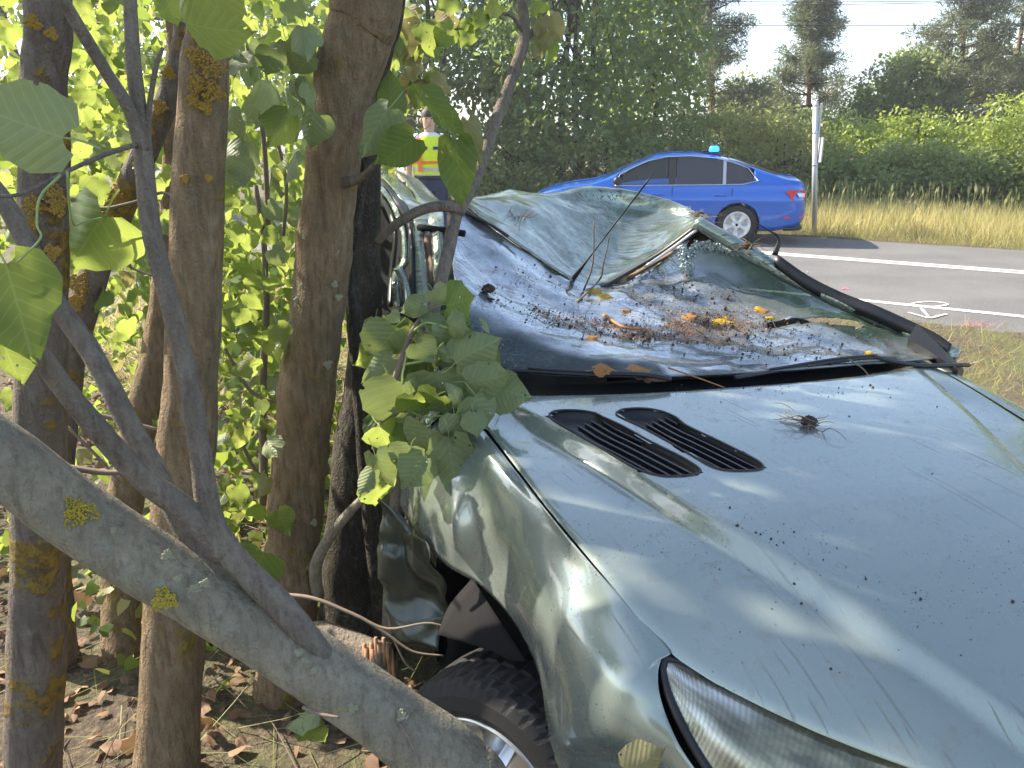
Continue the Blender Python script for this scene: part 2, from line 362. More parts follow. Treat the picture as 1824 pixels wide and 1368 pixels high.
def lensmat():
    m, nt, b = M('ribbed headlight lens'); uv = nd(nt, 'UVMap'); sp = nd(nt, 'SeparateXYZ'); nt.links.new(uv.outputs[0], sp.inputs[0])
    k = mth(nt, 'FRACT', mth(nt, 'MULTIPLY', mth(nt, 'ADD', sp.outputs[0], mth(nt, 'MULTIPLY', sp.outputs[1], -.12)), 60))
    tri = mth(nt, 'ABSOLUTE', mth(nt, 'SUBTRACT', k, .5)); n = ntex(nt, uv.outputs[0], 3.2, 4)
    c = ramp(nt, n, [(.34, (.10, .10, .06)), (.46, (.32, .32, .24)), (.6, (.75, .77, .73))])
    ol = ramp(nt, mth(nt, 'ADD', sp.outputs[0], mth(nt, 'MULTIPLY', n, .3)), [(.42, 0), (.62, .85)]); c = mixc(nt, ol, c, ramp(nt, ntex(nt, uv.outputs[0], 7, 5), [(.4, (.07, .07, .03)), (.62, (.34, .33, .20))]))
    c = mixc(nt, mth(nt, 'MULTIPLY', tri, .7), c, (.16, .16, .12))
    nt.links.new(c, b.inputs['Base Color']); b.inputs['Metallic'].default_value = .55; b.inputs['Roughness'].default_value = .22
    b.inputs['Coat Weight'].default_value = 1; b.inputs['Coat Roughness'].default_value = .04; bump(nt, b, tri, .22, .004)
    return m
LENS = lensmat()
def asphaltmat():
    m, nt, b = M('asphalt'); v = coords(nt); f = ntex(nt, v, 160, 3, .7); g = ntex(nt, v, .9, 5); g2 = ntex(nt, coords(nt, (.25, 1.2, 1), rot=(0, 0, math.radians(33))), 1.4, 4)
    c = ramp(nt, f, [(.35, (.075, .073, .071)), (.55, (.138, .135, .131)), (.72, (.255, .25, .24))])
    c = mixc(nt, ramp(nt, g, [(.4, 0), (.65, .5)]), c, (.19, .185, .175)); c = mixc(nt, ramp(nt, g2, [(.48, 0), (.7, .45)]), c, (.09, .088, .086))
    vo = nd(nt, 'TexVoronoi'); vo.inputs['Scale'].default_value = 60; nt.links.new(v, vo.inputs['Vector'])
    c = mixc(nt, mth(nt, 'MULTIPLY', mth(nt, 'LESS_THAN', vo.outputs['Distance'], .22), .5), c, (.33, .32, .30))
    ck = nd(nt, 'TexVoronoi'); ck.feature = 'DISTANCE_TO_EDGE'; ck.inputs['Scale'].default_value = .55; nt.links.new(v, ck.inputs['Vector'])
    c = mixc(nt, mth(nt, 'MULTIPLY', mth(nt, 'LESS_THAN', ck.outputs['Distance'], .004), .15), c, (.04, .04, .04))
    nt.links.new(c, b.inputs['Base Color']); b.inputs['Roughness'].default_value = .85; bump(nt, b, f, .5, .01); return m
ASPH = asphaltmat()
def groundmat():
    m, nt, b = M('verge ground'); v = coords(nt); f = ntex(nt, v, 2.2, 5); g = ntex(nt, v, 38, 5, .7)
    c = ramp(nt, g, [(.3, (.035, .025, .018)), (.5, (.10, .075, .05)), (.72, (.22, .17, .10))])
    c = mixc(nt, ramp(nt, f, [(.45, 0), (.62, .6)]), c, (.13, .15, .05))
    nt.links.new(c, b.inputs['Base Color']); b.inputs['Roughness'].default_value = .95; bump(nt, b, g, .8, .03); return m
GRND = groundmat()
def wornpaint():
    m, nt, b = M('worn road paint'); v = coords(nt); w_ = ramp(nt, ntex(nt, v, 38, 6, .75), [(.50, 0), (.62, .8)]); w2 = ramp(nt, ntex(nt, v, 3, 3), [(.4, .25), (.65, 1)])
    nt.links.new(mixc(nt, mth(nt, 'MULTIPLY', w_, w2), (.66, .65, .61), (.2, .195, .185)), b.inputs['Base Color']); b.inputs['Roughness'].default_value = .8; return m
WPAINT = wornpaint()
# ------------------------------------------------------------------ the setting: ground, road, markings
RN = Vector((.545, .839, 0)).normalized(); RR = Vector((-.839, .545, 0)).normalized()
def gz(x, y):
    n = RN.x * x + RN.y * y
    z = -.17 + .17 * sm(7.2, 8.15, n)
    z += .28 * math.exp(-((x + 1) ** 2 + (y - 9.6) ** 2) / 1.8) * (1 - sm(7.7, 8.2, n))
    z -= .05 * sm(8.2, 8.5, n) * (1 - sm(14.2, 14.5, n))
    z += .12 * sm(14.6, 17, n)
    if n < 8: z += .025 * nz((x, y, 0), 1.3) * (1 - sm(7, 8, n)) + .012 * nz((x, y, 3), 5) * (1 - sm(7, 8, n))
    return z
def fr(a, b, st): return [a + st * i for i in range(int(round((b - a) / st)) + 1)]
xs = [-900, -300, -100, -50, -28, -18] + fr(-12, 14, .25) + [18, 26, 45, 100, 300, 900]
ys = [-200, -60, -20, -8, -3] + fr(0, 20, .25) + [23, 30, 45, 80, 160, 400, 1500]
mb = MB(); mb.grid([[Vector((x, y, gz(x, y))) for x in xs] for y in ys]); tag(mb.build('ground', GRND), kind='structure')
def RP(n, s, z=0): return RN * n + RR * s + Vector((0, 0, z))
mb = MB(); rows = []
ss = [-150, -80, -40] + fr(-24, 24, .2) + [40, 80, 160]
for s in ss:
    e0 = 8.12 + .06 * nz((s, 0, 0), 1.1) + .03 * nz((s, 5, 0), 5); e1 = 14.68 + .07 * nz((s, 9, 0), .9) + .04 * nz((s, 2, 0), 5)
    rows.append([RP(e0 - .03, s, -.06), RP(e0, s, -.006), RP(e0 + .15, s, 0), RP(11.4, s, .01), RP(e1 - .15, s, 0), RP(e1, s, -.006), RP(e1 + .03, s, -.06)])
mb.grid(rows); tag(mb.build('road', ASPH), kind='structure')
def stripe(n0, n1, name):
    mb = MB(); zz = lambda n: .0045 + .01 * (1 - abs(n - 11.4) / 3.3)
    mb.grid([[RP(n0 + .008 * nz((s, n0, 0), 9), s, zz(n0)), RP(n1 + .008 * nz((s, n1, 4), 9), s, zz(n1))] for s in ss])
    tag(mb.build(name, WPAINT, smooth=False), kind='structure')
stripe(8.86, 8.98, 'edge_line'); stripe(11.86, 11.97, 'centre_line'); stripe(12.06, 12.17, 'centre_line')

# sprayed survey marks left on the asphalt and in the grass by the accident team
def spray(paths, col, name, label, wpx=5):
    mt = plain(name + ' paint', col, .7); mb = MB()
    for p in paths:
        q = cr([PZ(x, y, .010) for x, y in p], 5)
        L = []
        for i, a in enumerate(q):
            t = (q[min(i + 1, len(q) - 1)] - q[max(i - 1, 0)]).normalized(); sd = Vector((-t.y, t.x, 0)) * .014 * (1 + .5 * nz(a, 9))
            L.append([a - sd, a + sd])
        mb.grid(L)
    tag(mb.build(name, mt, smooth=False), label, 'road mark')
spray([[(1618, 545), (1630, 539), (1662, 537), (1688, 541), (1672, 545), (1635, 546)], [(1640, 548), (1649, 558), (1656, 566)], [(1618, 556), (1636, 561), (1656, 566), (1672, 562), (1686, 559)]], (.75, .75, .73), 'spray_mark', 'white sprayed loop and arrow beside the road edge line')
spray([[(1499, 515), (1505, 513), (1512, 515)]], (.75, .15, .22), 'spray_mark', 'small red spray dab on the near asphalt lane')
# ------------------------------------------------------------------ the wrecked car
WR = thing('wrecked_car', CO, 'crushed grey-green metallic car with caved-in roof and shattered windscreen under the trees', 'car')
def sline(tab): return lambda u: interp(u, tab)
W_ = sline([(-.8, .815), (-.48, .77), (-.03, .70), (.16, .635), (.275, .565), (.45, .39), (.586, .235), (.72, .10)])
VC = sline([(-.8, .735), (-.52, .675), (-.27, .575), (.086, .442), (.19, .382), (.41, .262), (.607, .125), (.72, .05)])
ZC = sline([(-.85, 1.14), (-.5, 1.132), (-.25, 1.118), (.1, 1.085), (.3, 1.05), (.45, 1.005), (.6, .94), (.75, .86)])
ZE = sline([(-.8, 1.10), (-.48, 1.085), (-.03, 1.04), (.16, .985), (.275, .915), (.45, .885), (.586, .865), (.72, .84)])
def smt(fn, u): return (fn(u - .05) + 2 * fn(u) + fn(u + .05)) / 4
def hoodz(u, v):
    a = abs(v); w0 = smt(W_, u); vc = min(smt(VC, u), w0 - .02); zc = smt(ZC, u); st = .042 * sm(-.74, -.42, u)
    ri = vc - .038
    zi = zc - .022 * (min(a, ri) / .7) ** 2
    if a <= ri: return zi
    if a <= vc: return zi - st * lerp((a - ri) / (vc - ri), sm(0, 1, (a - ri) / (vc - ri)), .5)
    q = (a - vc) / max(.02, w0 - vc)
    return lerp(zi - st, smt(ZE, u), min(1.2, q) ** 1.6)
def urear(v): return -.585 - .20 * (abs(v) / .82) ** 2.4
def onhood(x, y, dz=0):
    z = 1.08
    for _ in range(6):
        p = PZ(x, y, z + CO.z + dz); u, v, _z = toL(p); z = hoodz(u, v)
    return u, v
def crop7(l): return [(940 + a / 3.648, 650 + b / 3.648) for a, b in l]
VENT_L = crop7([(140, 330), (180, 300), (300, 295), (420, 310), (500, 345), (620, 400), (800, 500), (1000, 600), (1110, 670), (1115, 700), (1060, 718), (960, 725), (850, 720), (720, 680), (560, 590), (300, 440), (180, 370)])
VENT_R = crop7([(575, 320), (620, 290), (740, 283), (860, 300), (960, 340), (1040, 400), (1250, 500), (1450, 600), (1525, 650), (1515, 680), (1400, 690), (1280, 685), (1180, 655), (1050, 580), (750, 410), (620, 350)])
def closed(poly, k):
    P = [Vector((a, b, 0)) for a, b in poly]; q = cr(P[-2:] + P + P[:3], k)
    return [(p.x, p.y) for p in q[2 * k:(2 + len(P)) * k]]
vents = [closed([onhood(*p) for p in V], 4) for V in (VENT_L, VENT_R)]
def inside(p, poly):
    c = False; n = len(poly)
    for i in range(n):
        (x0, y0), (x1, y1) = poly[i], poly[i - 1]
        if (y0 > p[1]) != (y1 > p[1]) and p[0] < (x1 - x0) * (p[1] - y0) / (y1 - y0) + x0: c = not c
    return c
def nearest(p, poly):
    best = (9, p)
    for i in range(len(poly)):
        a, b = Vector(poly[i - 1]), Vector(poly[i]); ab = b - a; t = max(0, min(1, (Vector(p) - a).dot(ab) / max(1e-9, ab.dot(ab)))); q = a + ab * t
        d = (Vector(p) - q).length
        if d < best[0]: best = (d, (q.x, q.y))
    return best
TS = [-1, -.985] + fr(-.96, -.58, .02) + fr(-.56, -.50, .01) + fr(-.49, .49, .0098 * 2) + fr(.50, .56, .01) + fr(.58, .96, .02) + [.985, 1]
NU = 120; rows = []
for i in range(NU + 1):
    b = i / NU; row = []
    for t in TS:
        a = abs(t); uu = lerp(-.7, .70, b)
        w0 = smt(W_, uu); vc = min(smt(VC, uu), w0 - .02); ri = vc - .038
        av = ri * a / .5 if a <= .5 else (lerp(ri, vc, (a - .5) / .06) if a <= .56 else lerp(vc, w0, (a - .56) / .44))
        v = math.copysign(av, t)
        u = lerp(urear(v), .70, b) if b < 1 else .70
        for V in vents:
            d, q = nearest((u, v), V) if -.6 < u < 0 and -.65 < v < -.15 else (9, None)
            if d < .0075: u, v = q
        z = hoodz(u, v)
        z -= .012 * (1 - sm(0, .03, b))       # rear lip rolled down
        z -= .006 * (1 - sm(0, .02, 1 - a))
        row.append((u, v, z))
    rows.append(row)
def keep(i, j):
    q = [rows[i][j], rows[i + 1][j], rows[i][j + 1], rows[i + 1][j + 1]]; c = (sum(x[0] for x in q) / 4, sum(x[1] for x in q) / 4)
    return not any(inside(c, V) for V in vents)
mb = MB(); mb.grid([[LW(*p) for p in r] for r in rows], keep=keep)
hood = mb.build('bonnet', PAINT, WR)
# bonnet vents: sunk black tray, rim and slats
for V in vents:
    cx = sum(p[0] for p in V) / len(V); cy = sum(p[1] for p in V) / len(V)
    tray = MB(); rr = []
    for k, (sc_, dz) in enumerate(((1.03, .0), (.97, -.016), (.90, -.024), (.5, -.026), (0.02, -.026))):
        rr.append([LW(cx + (u - cx) * sc_, cy + (v - cy) * sc_, hoodz(u, v) * (1 if k < 2 else 0) + (hoodz(cx + (u - cx) * sc_, cy + (v - cy) * sc_) if k >= 2 else 0) + dz - .002) for u, v in V])
    tray.grid(rr, True); vt = tray.build('vent', BLACK, WR)
    rim = MB(); P = [LW(u, v, hoodz(u, v) + .0005) for u, v in V]; rim.tube(P + P[:2], .0032, 6, False); rim.build('vent_rim', BLACK, vt)
    # slats follow the long direction
    us = [p[0] for p in V]; i0 = min(range(len(V)), key=lambda i: V[i][0]); i1 = max(range(len(V)), key=lambda i: V[i][0])
    A = Vector((*V[i0], 0)); B = Vector((*V[i1], 0)); d = (B - A).normalized(); nrm = Vector((-d.y, d.x, 0))
    for k in range(5):
        o = (k - 2) * .0235; seg = []
        for t in fr(0.2, 1.0, .02):
            q = A.lerp(B, t) + nrm * (o + .012 * (1 - sm(.15, .45, t)) - .004)
            if inside((q.x, q.y), V) and nearest((q.x, q.y), V)[0] > .006: seg.append(q)
        if len(seg) > 3:
            s = MB(); s.grid([[LW(q.x, q.y, hoodz(q.x, q.y) - .009), LW(q.x + nrm.x * .002, q.y + nrm.y * .002, hoodz(q.x, q.y) - .008), LW(q.x + nrm.x * .004, q.y + nrm.y * .004, hoodz(q.x, q.y) - .022)] for q in seg])
            s.build('slat', plain('vent slat', (.10, .105, .11), .35) if k == 0 else bpy.data.materials['vent slat'], vt, solid=.001)

# near front wing: from the bonnet shut line over the shoulder down to the dented wheel arch
S_ = [LW(u, -(smt(W_, u) + .0035), smt(ZE, u) - .006) for u in (-.80, -.62, -.42, -.2, -.03, .12, .262)]
def ZW(L): return [PZ(x, y, z + CO.z) for x, y, z in L]
T_ = ZW(((792, 735, 1.07), (822, 762, 1.066), (872, 822, 1.055), (945, 912, 1.017), (1008, 990, .987), (1062, 1062, .957), (1140, 1166, .912)))
M0 = ZW(((742, 790, 1.0), (790, 842, .975), (845, 880, .96), (905, 960, .925), (960, 1035, .908), (1012, 1110, .896), (1088, 1215, .862)))
M1 = ZW(((715, 850, .87), (755, 905, .85), (815, 945, .86), (872, 1000, .815), (925, 1080, .81), (985, 1170, .802), (1050, 1290, .75)))
B_ = ZW(((702, 885, .78), (742, 950, .75), (795, 1006, .74), (858, 1044, .74), (915, 1108, .735), (960, 1200, .70), (990, 1330, .56)))
HLE = [PZ(1171, 1192, .725), PZ(1174, 1232, .70), PZ(1188, 1278, .665), PZ(1214, 1334, .63), PZ(1256, 1395, .59)]
for row, e, bl in zip((S_, T_, M0, M1, B_), HLE, (.0, .004, .006, .008, .008)):
    row.append(row[-1].lerp(e, .5) + (CU * .8 - CV * .6) * bl); row.append(e)
rws = crgrid([S_, T_, M0, M1, B_], 7, 8)
for i, r in enumerate(rws):
    for j, p in enumerate(r):
        k = sm(4, 14, i) * (1 - sm(14, 30, j))
        d = .030 * k * (.2 - abs(nz(p, 5.0, 1))) + .003 * k * nz(p, 16, 2)
        r[j] = p + (CV * -.45 + CU * .45 + Vector((0, 0, .75))) * d
lip = [p + (CV * .03 + Vector((0, 0, .004))) * (1 if j < 46 else 0) - Vector((0, 0, .3 if j >= 46 else 0)) for j, p in enumerate(rws[-1])]
mb = MB(); mb.grid(rws + [lip], keep=lambda i, j: not (i == len(rws) - 1 and j == 45)); wing = mb.build('front_wing', PAINT, WR, solid=.0012)
fb = [LW(.46, -.70, .60), LW(.66, -.45, .60), LW(.78, -.2, .6), LW(.82, 0, .6), LW(.78, .2, .6), LW(.66, .45, .6), LW(.50, .66, .6)]
fb = cr(fb, 4); mb = MB(); mb.grid([[p + Vector((0, 0, dz)) + CU * du for p in fb] for dz, du in ((.02, -.04), (-.06, .03), (-.2, .05), (-.4, .0))]); mb.build('front_bumper', PAINT, WR, solid=.002)
mb = MB(); mb.grid([[LW(.70, v, smt(ZE, .70) + (0 if k == 0 else -.02 - .12 * k)) + CU * (.02 * k) for v in fr(-.22, .22, .044)] for k in range(3)]); mb.build('grille', BLACK, WR)
# headlights
def headlight(mir):
    top = [(1182, 1172), (1215, 1178), (1300, 1214), (1400, 1257), (1500, 1298), (1600, 1340), (1690, 1378), (1800, 1428)]
    low = [(1180, 1196), (1192, 1240), (1222, 1305), (1272, 1385), (1340, 1462), (1430, 1530), (1560, 1570), (1700, 1580)]
    def pt(x, y, u_or): return PZ(x, y, u_or)
    ztop = [.735, .728, .716, .704, .695, .69, .685, .68]; zlow = [.715, .69, .65, .60, .56, .535, .52, .52]
    A = [pt(x, y, z - .004) for (x, y), z in zip(top, ztop)]; B = [pt(x, y, z) for (x, y), z in zip(low, zlow)]
    Mi = [a.lerp(b, .5) + (CU * .03 + Vector((0, 0, .015)) - CV * .012) * min(1, i / 2.5) for i, (a, b) in enumerate(zip(A, B))]
    g = crgrid([A, Mi, B], 8, 5)
    if mir:
        def mr(p): u, v, z = toL(p); return LW(u, -v, z)
        g = [[mr(p) for p in r] for r in g]
    mb = MB(); mb.grid(g); mb.uv = [(j / (len(g[0]) - 1), i / (len(g) - 1)) for i in range(len(g)) for j in range(len(g[0]))]
    h = mb.build('headlight', LENS, WR)
    P = g[0] + [r[-1] for r in g[1:]] + g[-1][::-1][1:] + [r[0] for r in g[::-1]][1:]
    mb = MB(); mb.tube(P + P[1:2], .0085, 8, False); mb.build('seal', BLACK, h)
headlight(False); headlight(True)
# far side of the body, doors and tail
def sidewall(sg, name, u0, u1, mat, crum=0):
    R_ = []
    for z in (.22, .35, .55, .75, .92, 1.02, 1.08):
        r = []
        for u in fr(u0, u1, (u1 - u0) / 24):
            v = sg * (.93 - .10 * sm(.8, 1.1, z) ** 2 - .05 * (1 - sm(.22, .4, z)))
            p = LW(u, v, z)
            if crum: p = p + CV * (.09 * nz(p, 3.1, 3) + .05 * nz(p, 8, 1)) * crum - CV * sg * .02 + Vector((0, 0, .05 * nz(p, 4, 8) * crum * sm(.6, 1.1, z)))
            r.append(p)
        R_.append(r)
    mb = MB(); mb.grid(crgrid(R_, 3, 1)); return mb.build(name, mat, WR, solid=.002)
sidewall(1, 'front_door', -.82, -1.85, PAINT); sidewall(1, 'rear_door', -1.86, -2.75, PAINT); sidewall(1, 'quarter_panel', -2.76, -3.65, PAINT)
sidewall(-1, 'front_door', -.66, -1.75, CRUMP, 1.0); sidewall(-1, 'rear_door', -1.76, -2.7, CRUMP, .6); sidewall(-1, 'quarter_panel', -2.71, -3.65, PAINT)
rf = []
for u in (.5, .3, .1, -.1, -.35, -.6, -.8):
    w0 = smt(W_, u) + .006; vs_ = lerp(w0 + .12, .93, 1 - sm(-.15, .45, u)); rf.append([LW(u, w0, smt(ZE, u) - .005), LW(u, lerp(w0, vs_, .5), smt(ZE, u) - .02), LW(u, vs_ - .03, smt(ZE, u) - .08), LW(u, vs_, .78), LW(u, vs_, .68)])
mb = MB(); mb.grid(crgrid(rf, 3, 3)); mb.build('front_wing', PAINT, WR, solid=.001)
mb = MB(); mb.grid([[LW(-3.65 - .06 * math.sin(math.pi * i / 6), lerp(-.9, .9, j / 8), lerp(.25, 1.1, i / 6)) for j in range(9)] for i in range(7)]); mb.build('tailgate', PAINT, WR, solid=.002)
mb = MB(); mb.grid([[LW(u, v, .24) for v in (-.9, 0, .9)] for u in (.5, -1, -2.4, -3.6)]); mb.build('floor_pan', BLACKM, WR, solid=.01)
mb = MB(); mb.grid([[LW(-.58, v, z) for v in (-.78, 0, .9)] for z in (.25, 1.0)]); mb.build('bulkhead', BLACKM, WR, solid=.01)
# dashboard and two seats seen as dark shapes through the broken glass
mb = MB(); mb.grid(crgrid([[LW(u, v, z) for v in (-.75, -.3, .2, .75)] for u, z in ((-.62, .98), (-.85, 1.02), (-1.12, .99), (-1.2, .8), (-1.15, .6))], 3, 3)); mb.build('dashboard', DARKIN, WR)
for sv in (-.4, .42):
    mb = MB(); mb.grid(crgrid([[LW(u, sv + d, z) for d in (-.25, -.12, .12, .25)] for u, z in ((-1.35, .55), (-1.5, .62), (-1.85, .56), (-1.98, .8), (-2.08, 1.08), (-2.14, 1.12), (-2.2, 1.0), (-2.16, .5))], 3, 3)); mb.build('seat', DARKIN if sv > 0 else plain('grey seat', (.08, .08, .085), .8), WR)

# wheels
def wheel_parts(parent):
    n = 144; prof = [(.105, .215), (.112, .235), (.108, .27), (.098, .296), (.086, .306), (.062, .309), (.058, .300), (.053, .310), (.006, .311), (0, .302), (-.006, .311), (-.055, .310), (-.086, .306), (-.098, .29), (-.10, .25), (-.1, .215)]
    mb = MB(); rows_ = []
    for k in range(n):
        a = 2 * math.pi * k / n; r_ = []
        for i, (x, r) in enumerate(prof):
            if r > .292: r = r - (.007 if ((k + (2 if i in (4, 8) else 0)) % 4 == 0) else 0)
            r_.append(Vector((r * math.cos(a), x, r * math.sin(a))))
        rows_.append(r_)
    mb.grid(rows_ + [rows_[0]]); 
    out = [('tyre', mb, RUB)]
    mb = MB(); prof2 = [(.0, .03), (.088, .03), (.09, .06), (.075, .10), (.062, .15), (.072, .18), (.092, .196), (.105, .203), (.112, .212), (.104, .218), (.07, .2), (-.08, .2)]
    rows_ = []
    for k in range(80):
        a = 2 * math.pi * k / 80; spoke = sm(-.25, .35, math.cos(6 * a)); r_ = []
        for i, (x, r) in enumerate(prof2):
            if 3 <= i <= 5: x = x - (1 - spoke) * .075
            r_.append(Vector((r * math.cos(a), x, r * math.sin(a))))
        rows_.append(r_)
    mb.grid(rows_ + [rows_[0]]); out.append(('rim', mb, ALU))
    return out
wp = wheel_parts(None); first = None
for u, sg in ((0, -1), (0, 1), (-2.82, -1), (-2.82, 1)):
    W0 = LW(u, sg * .80, .308); out_ = CV * sg
    if first is None: out_ = (CV * -math.cos(.72) + CU * math.sin(.72) + Vector((0, 0, .06))).normalized(); W0 = PZ(862, 1308, CO.z + .308 + .205) - Vector((0, 0, .205)) - out_ * .11
    MR = Matrix((out_.cross(Vector((0, 0, 1))).normalized(), out_, out_.cross(Vector((0, 0, 1))).normalized().cross(out_))).transposed()
    if first is None:
        first = []
        for nm, m_, mt in wp:
            m2 = MB(); m2.v = [W0 + MR @ p for p in m_.v]; m2.f = m_.f; m2.v = [p for p in m2.v]
            if nm == 'tyre': wt = m2.build('tyre', mt, WR, smooth=False); par = wt
            else: m2.build('rim', mt, par)
    else:
        for nm, m_, mt in wp:
            m2 = MB(); m2.v = [W0 + MR @ p for p in m_.v]; m2.f = m_.f
            par = m2.build(nm, mt, WR if nm == 'tyre' else par)
# torn black arch liner around the near wheel
lin = []
for a in fr(-10, 190, 10):
    r = .46 + .02 * nz((a * .05, 0, 0)); q = (math.cos(math.radians(a)) * r, .308 + math.sin(math.radians(a)) * r)
    lin.append([LW(q[0], v, q[1] + (.015 * nz((a * .1, v * 9, 0)))) for v in (-.64, -.56, -.45, -.3)])
mb = MB(); mb.grid(lin); mb.build('wheel_arch_liner', BLACKM, WR, solid=.003)
fl = [ZW(r) for r in (((842, 1030, .74), (800, 1080, .66), (780, 1130, .60)), ((880, 1090, .72), (845, 1120, .67), (812, 1140, .62)), ((940, 1180, .65), (905, 1175, .64), (880, 1160, .64)))]
mb = MB(); mb.grid(crgrid(fl, 4, 4)); mb.build('torn_liner_flap', DARKIN, WR, solid=.003)
# torn inner metal behind the wing, dark and folded
def sheet(name, pts, mat, k=(5, 5), cr_=0, sd=1, solid=.0015, parent=None):
    g = crgrid(pts, *k)
    if cr_:
        for r in g:
            for j, p in enumerate(r): r[j] = p + Vector((nz(p, 14, sd), nz(p, 14, sd + 5), nz(p, 14, sd + 9))) * cr_
    mb = MB(); mb.grid(g); return mb.build(name, mat, parent or WR, solid=solid)
sheet('door_skin', [ZW(r) for r in (((676, 880, .86), (725, 930, .80), (770, 985, .76)), ((676, 960, .74), (735, 990, .70), (800, 1040, .66)), ((680, 1040, .60), (745, 1060, .58), (790, 1090, .55)), ((690, 1130, .45), (740, 1150, .44), (775, 1160, .44)))], CRUMP_SHADED, (6, 6), .03)
sheet('inner_wing', [[LW(u, -.58 + .03 * math.sin(9 * u + 5 * z), z) for u in (-.95, -.7, -.45, -.2, .1)] for z in (.35, .55, .7, .85)], BLACKM, (4, 4), .02)
sheet('inner_wing', [[LW(-.60, v, z) for v in (-.88, -.72, -.58)] for z in (.3, .5, .68, .84)], BLACKM, (4, 4), .02)

# windscreen: caved-in sheet of crazed laminated glass
GL = [
 [(845, 640, -.80), (950, 664, -.75), (1080, 671, -.69), (1220, 668, -.645), (1360, 661, -.635), (1480, 652, -.65), (1600, 643, -.70), (1710, 634, -.79)],
 [(820, 548, -.97), (915, 580, -.92), (1045, 634, -.80), (1200, 648, -.75), (1340, 640, -.76), (1470, 628, -.79), (1590, 624, -.84), (1688, 622, -.90)],
 [(808, 482, -1.13), (885, 536, -1.07), (1020, 598, -.97), (1180, 618, -.93), (1320, 606, -.94), (1450, 590, -.97), (1560, 590, -1.0), (1622, 590, -1.0)],
 [(806, 440, -1.33), (885, 505, -1.25), (1010, 562, -1.19), (1150, 580, -1.17), (1290, 563, -1.18), (1420, 545, -1.20), (1500, 546, -1.16), (1540, 554, -1.12)],
 [(812, 395, -1.50), (885, 452, -1.44), (1010, 520, -1.42), (1110, 528, -1.42), (1220, 510, -1.40), (1330, 500, -1.36), (1415, 508, -1.30), (1472, 524, -1.24)],
 [(825, 372, -1.60), (905, 425, -1.60), (1005, 492, -1.58), (1075, 506, -1.60), (1150, 488, -1.55), (1222, 440, -1.48), (1310, 450, -1.42), (1392, 484, -1.36)],
]
GLP = [[PU(*q) for q in r] for r in GL]
gg = crgrid(GLP, 14, 12)
ny, nx = len(gg), len(gg[0]); crush = []
for i, r in enumerate(gg):
    for j, p in enumerate(r):
        a, b = i / (ny - 1), j / (nx - 1)
        k = sm(.12, .23, a + .035 * nz(p, 9) - .10 * sm(.25, .42, b)*0) if b < .40 else sm(-.06, .10, a + .05 * nz(p, 9))
        edge_ = sm(.60, .76, b + .05 * nz(p, 6) - .20 * (1 - sm(.1, .5, a)))      # right side stands up dark towards the pillar
        k *= 1 - .95 * edge_ * sm(.15, .35, a)
        crush.append(k)
        r[j] = p + Vector((0, 0, 1)) * (.016 * nz(p, 5.5, 4) + .016 * (.3 - abs(nz(p, 8, 2))) + .006 * nz(p, 19, 2)) * sm(0, .2, a)
def ghole(i, j):
    a, b = i / (ny - 1), j / (nx - 1)
    return not (.62 < b < .83 and abs(a - (.46 + .25 * (.72 - b))) < .025 + .012 * nz((b * 12, 0, 0)))
mb = MB(); mb.grid(gg, keep=ghole); mb.at['crush'] = crush
SCREEN = mb.build('windscreen', SHATTER, WR)
m_ = SCREEN.modifiers.new('t', 'SOLIDIFY'); m_.thickness = .005; m_.offset = -1
# crumbled white glass edge along the torn top right corner
CRUMB = plain('crumbled glass', (.36, .43, .42), .2, vary=.4, sc=120, coat=1)
rg = random.Random(4); rim = cr([PU(1216, 440, -1.47), PU(1222, 478, -1.44), PU(1240, 438, -1.47), PU(1300, 446, -1.42), PU(1360, 462, -1.38), PU(1400, 480, -1.35), PU(1440, 498, -1.30)], 30)
pos = []; 
for p in rim:
    for _ in range(7): pos.append(tuple(p + Vector((rg.gauss(0, .008), rg.gauss(0, .008), rg.gauss(0, .009)))))
n_ = len(pos); rs = np.random.RandomState(3)
OCT = ([(1, 0, 0), (-1, 0, 0), (0, 1, 0), (0, -1, 0), (0, 0, 1), (0, 0, -1)], [(0, 2, 4), (2, 1, 4), (1, 3, 4), (3, 0, 4), (2, 0, 5), (1, 2, 5), (3, 1, 5), (0, 3, 5)])
o = scatter('glass_crumbs', *OCT, pos, rots(rs.randn(n_, 3), rs.randn(n_, 3)), rs.uniform(.003, .008, n_), CRUMB, WR); o['kind'] = 'stuff'

# roof skin: sagging header, deep bowl, standing ridge
RFP = [
 [(832, 362, -1.62), (905, 420, -1.62), (1020, 496, -1.60), (1075, 504, -1.62), (1160, 455, -1.60), (1245, 398, -1.52)],
 [(833, 357, -1.80), (915, 398, -1.82), (1015, 462, -1.80), (1085, 482, -1.82), (1170, 448, -1.78), (1250, 394, -1.62)],
 [(836, 352, -2.0), (935, 372, -2.0), (1030, 425, -2.02), (1105, 446, -2.04), (1185, 432, -1.98), (1254, 390, -1.76)],
 [(838, 348, -2.15), (945, 362, -2.15), (1045, 385, -2.25), (1125, 408, -2.28), (1195, 410, -2.15), (1256, 388, -1.9)],
 [(842, 345, -2.3), (955, 352, -2.25), (1055, 360, -2.4), (1130, 372, -2.45), (1205, 390, -2.3), (1258, 388, -2.0)],
 [(846, 343, -2.4), (965, 341, -2.4), (1060, 333, -2.5), (1130, 338, -2.5), (1205, 366, -2.4), (1262, 390, -2.15)],
]
RG = [[PU(*q) for q in r] for r in RFP]
RG.append([p + CU * -.35 + Vector((0, 0, -.10)) for p in RG[-1]])
RG.append([p + CU * -.9 + Vector((0, 0, -.16)) for p in RG[-2]])
rg_ = crgrid(RG, 14, 16)
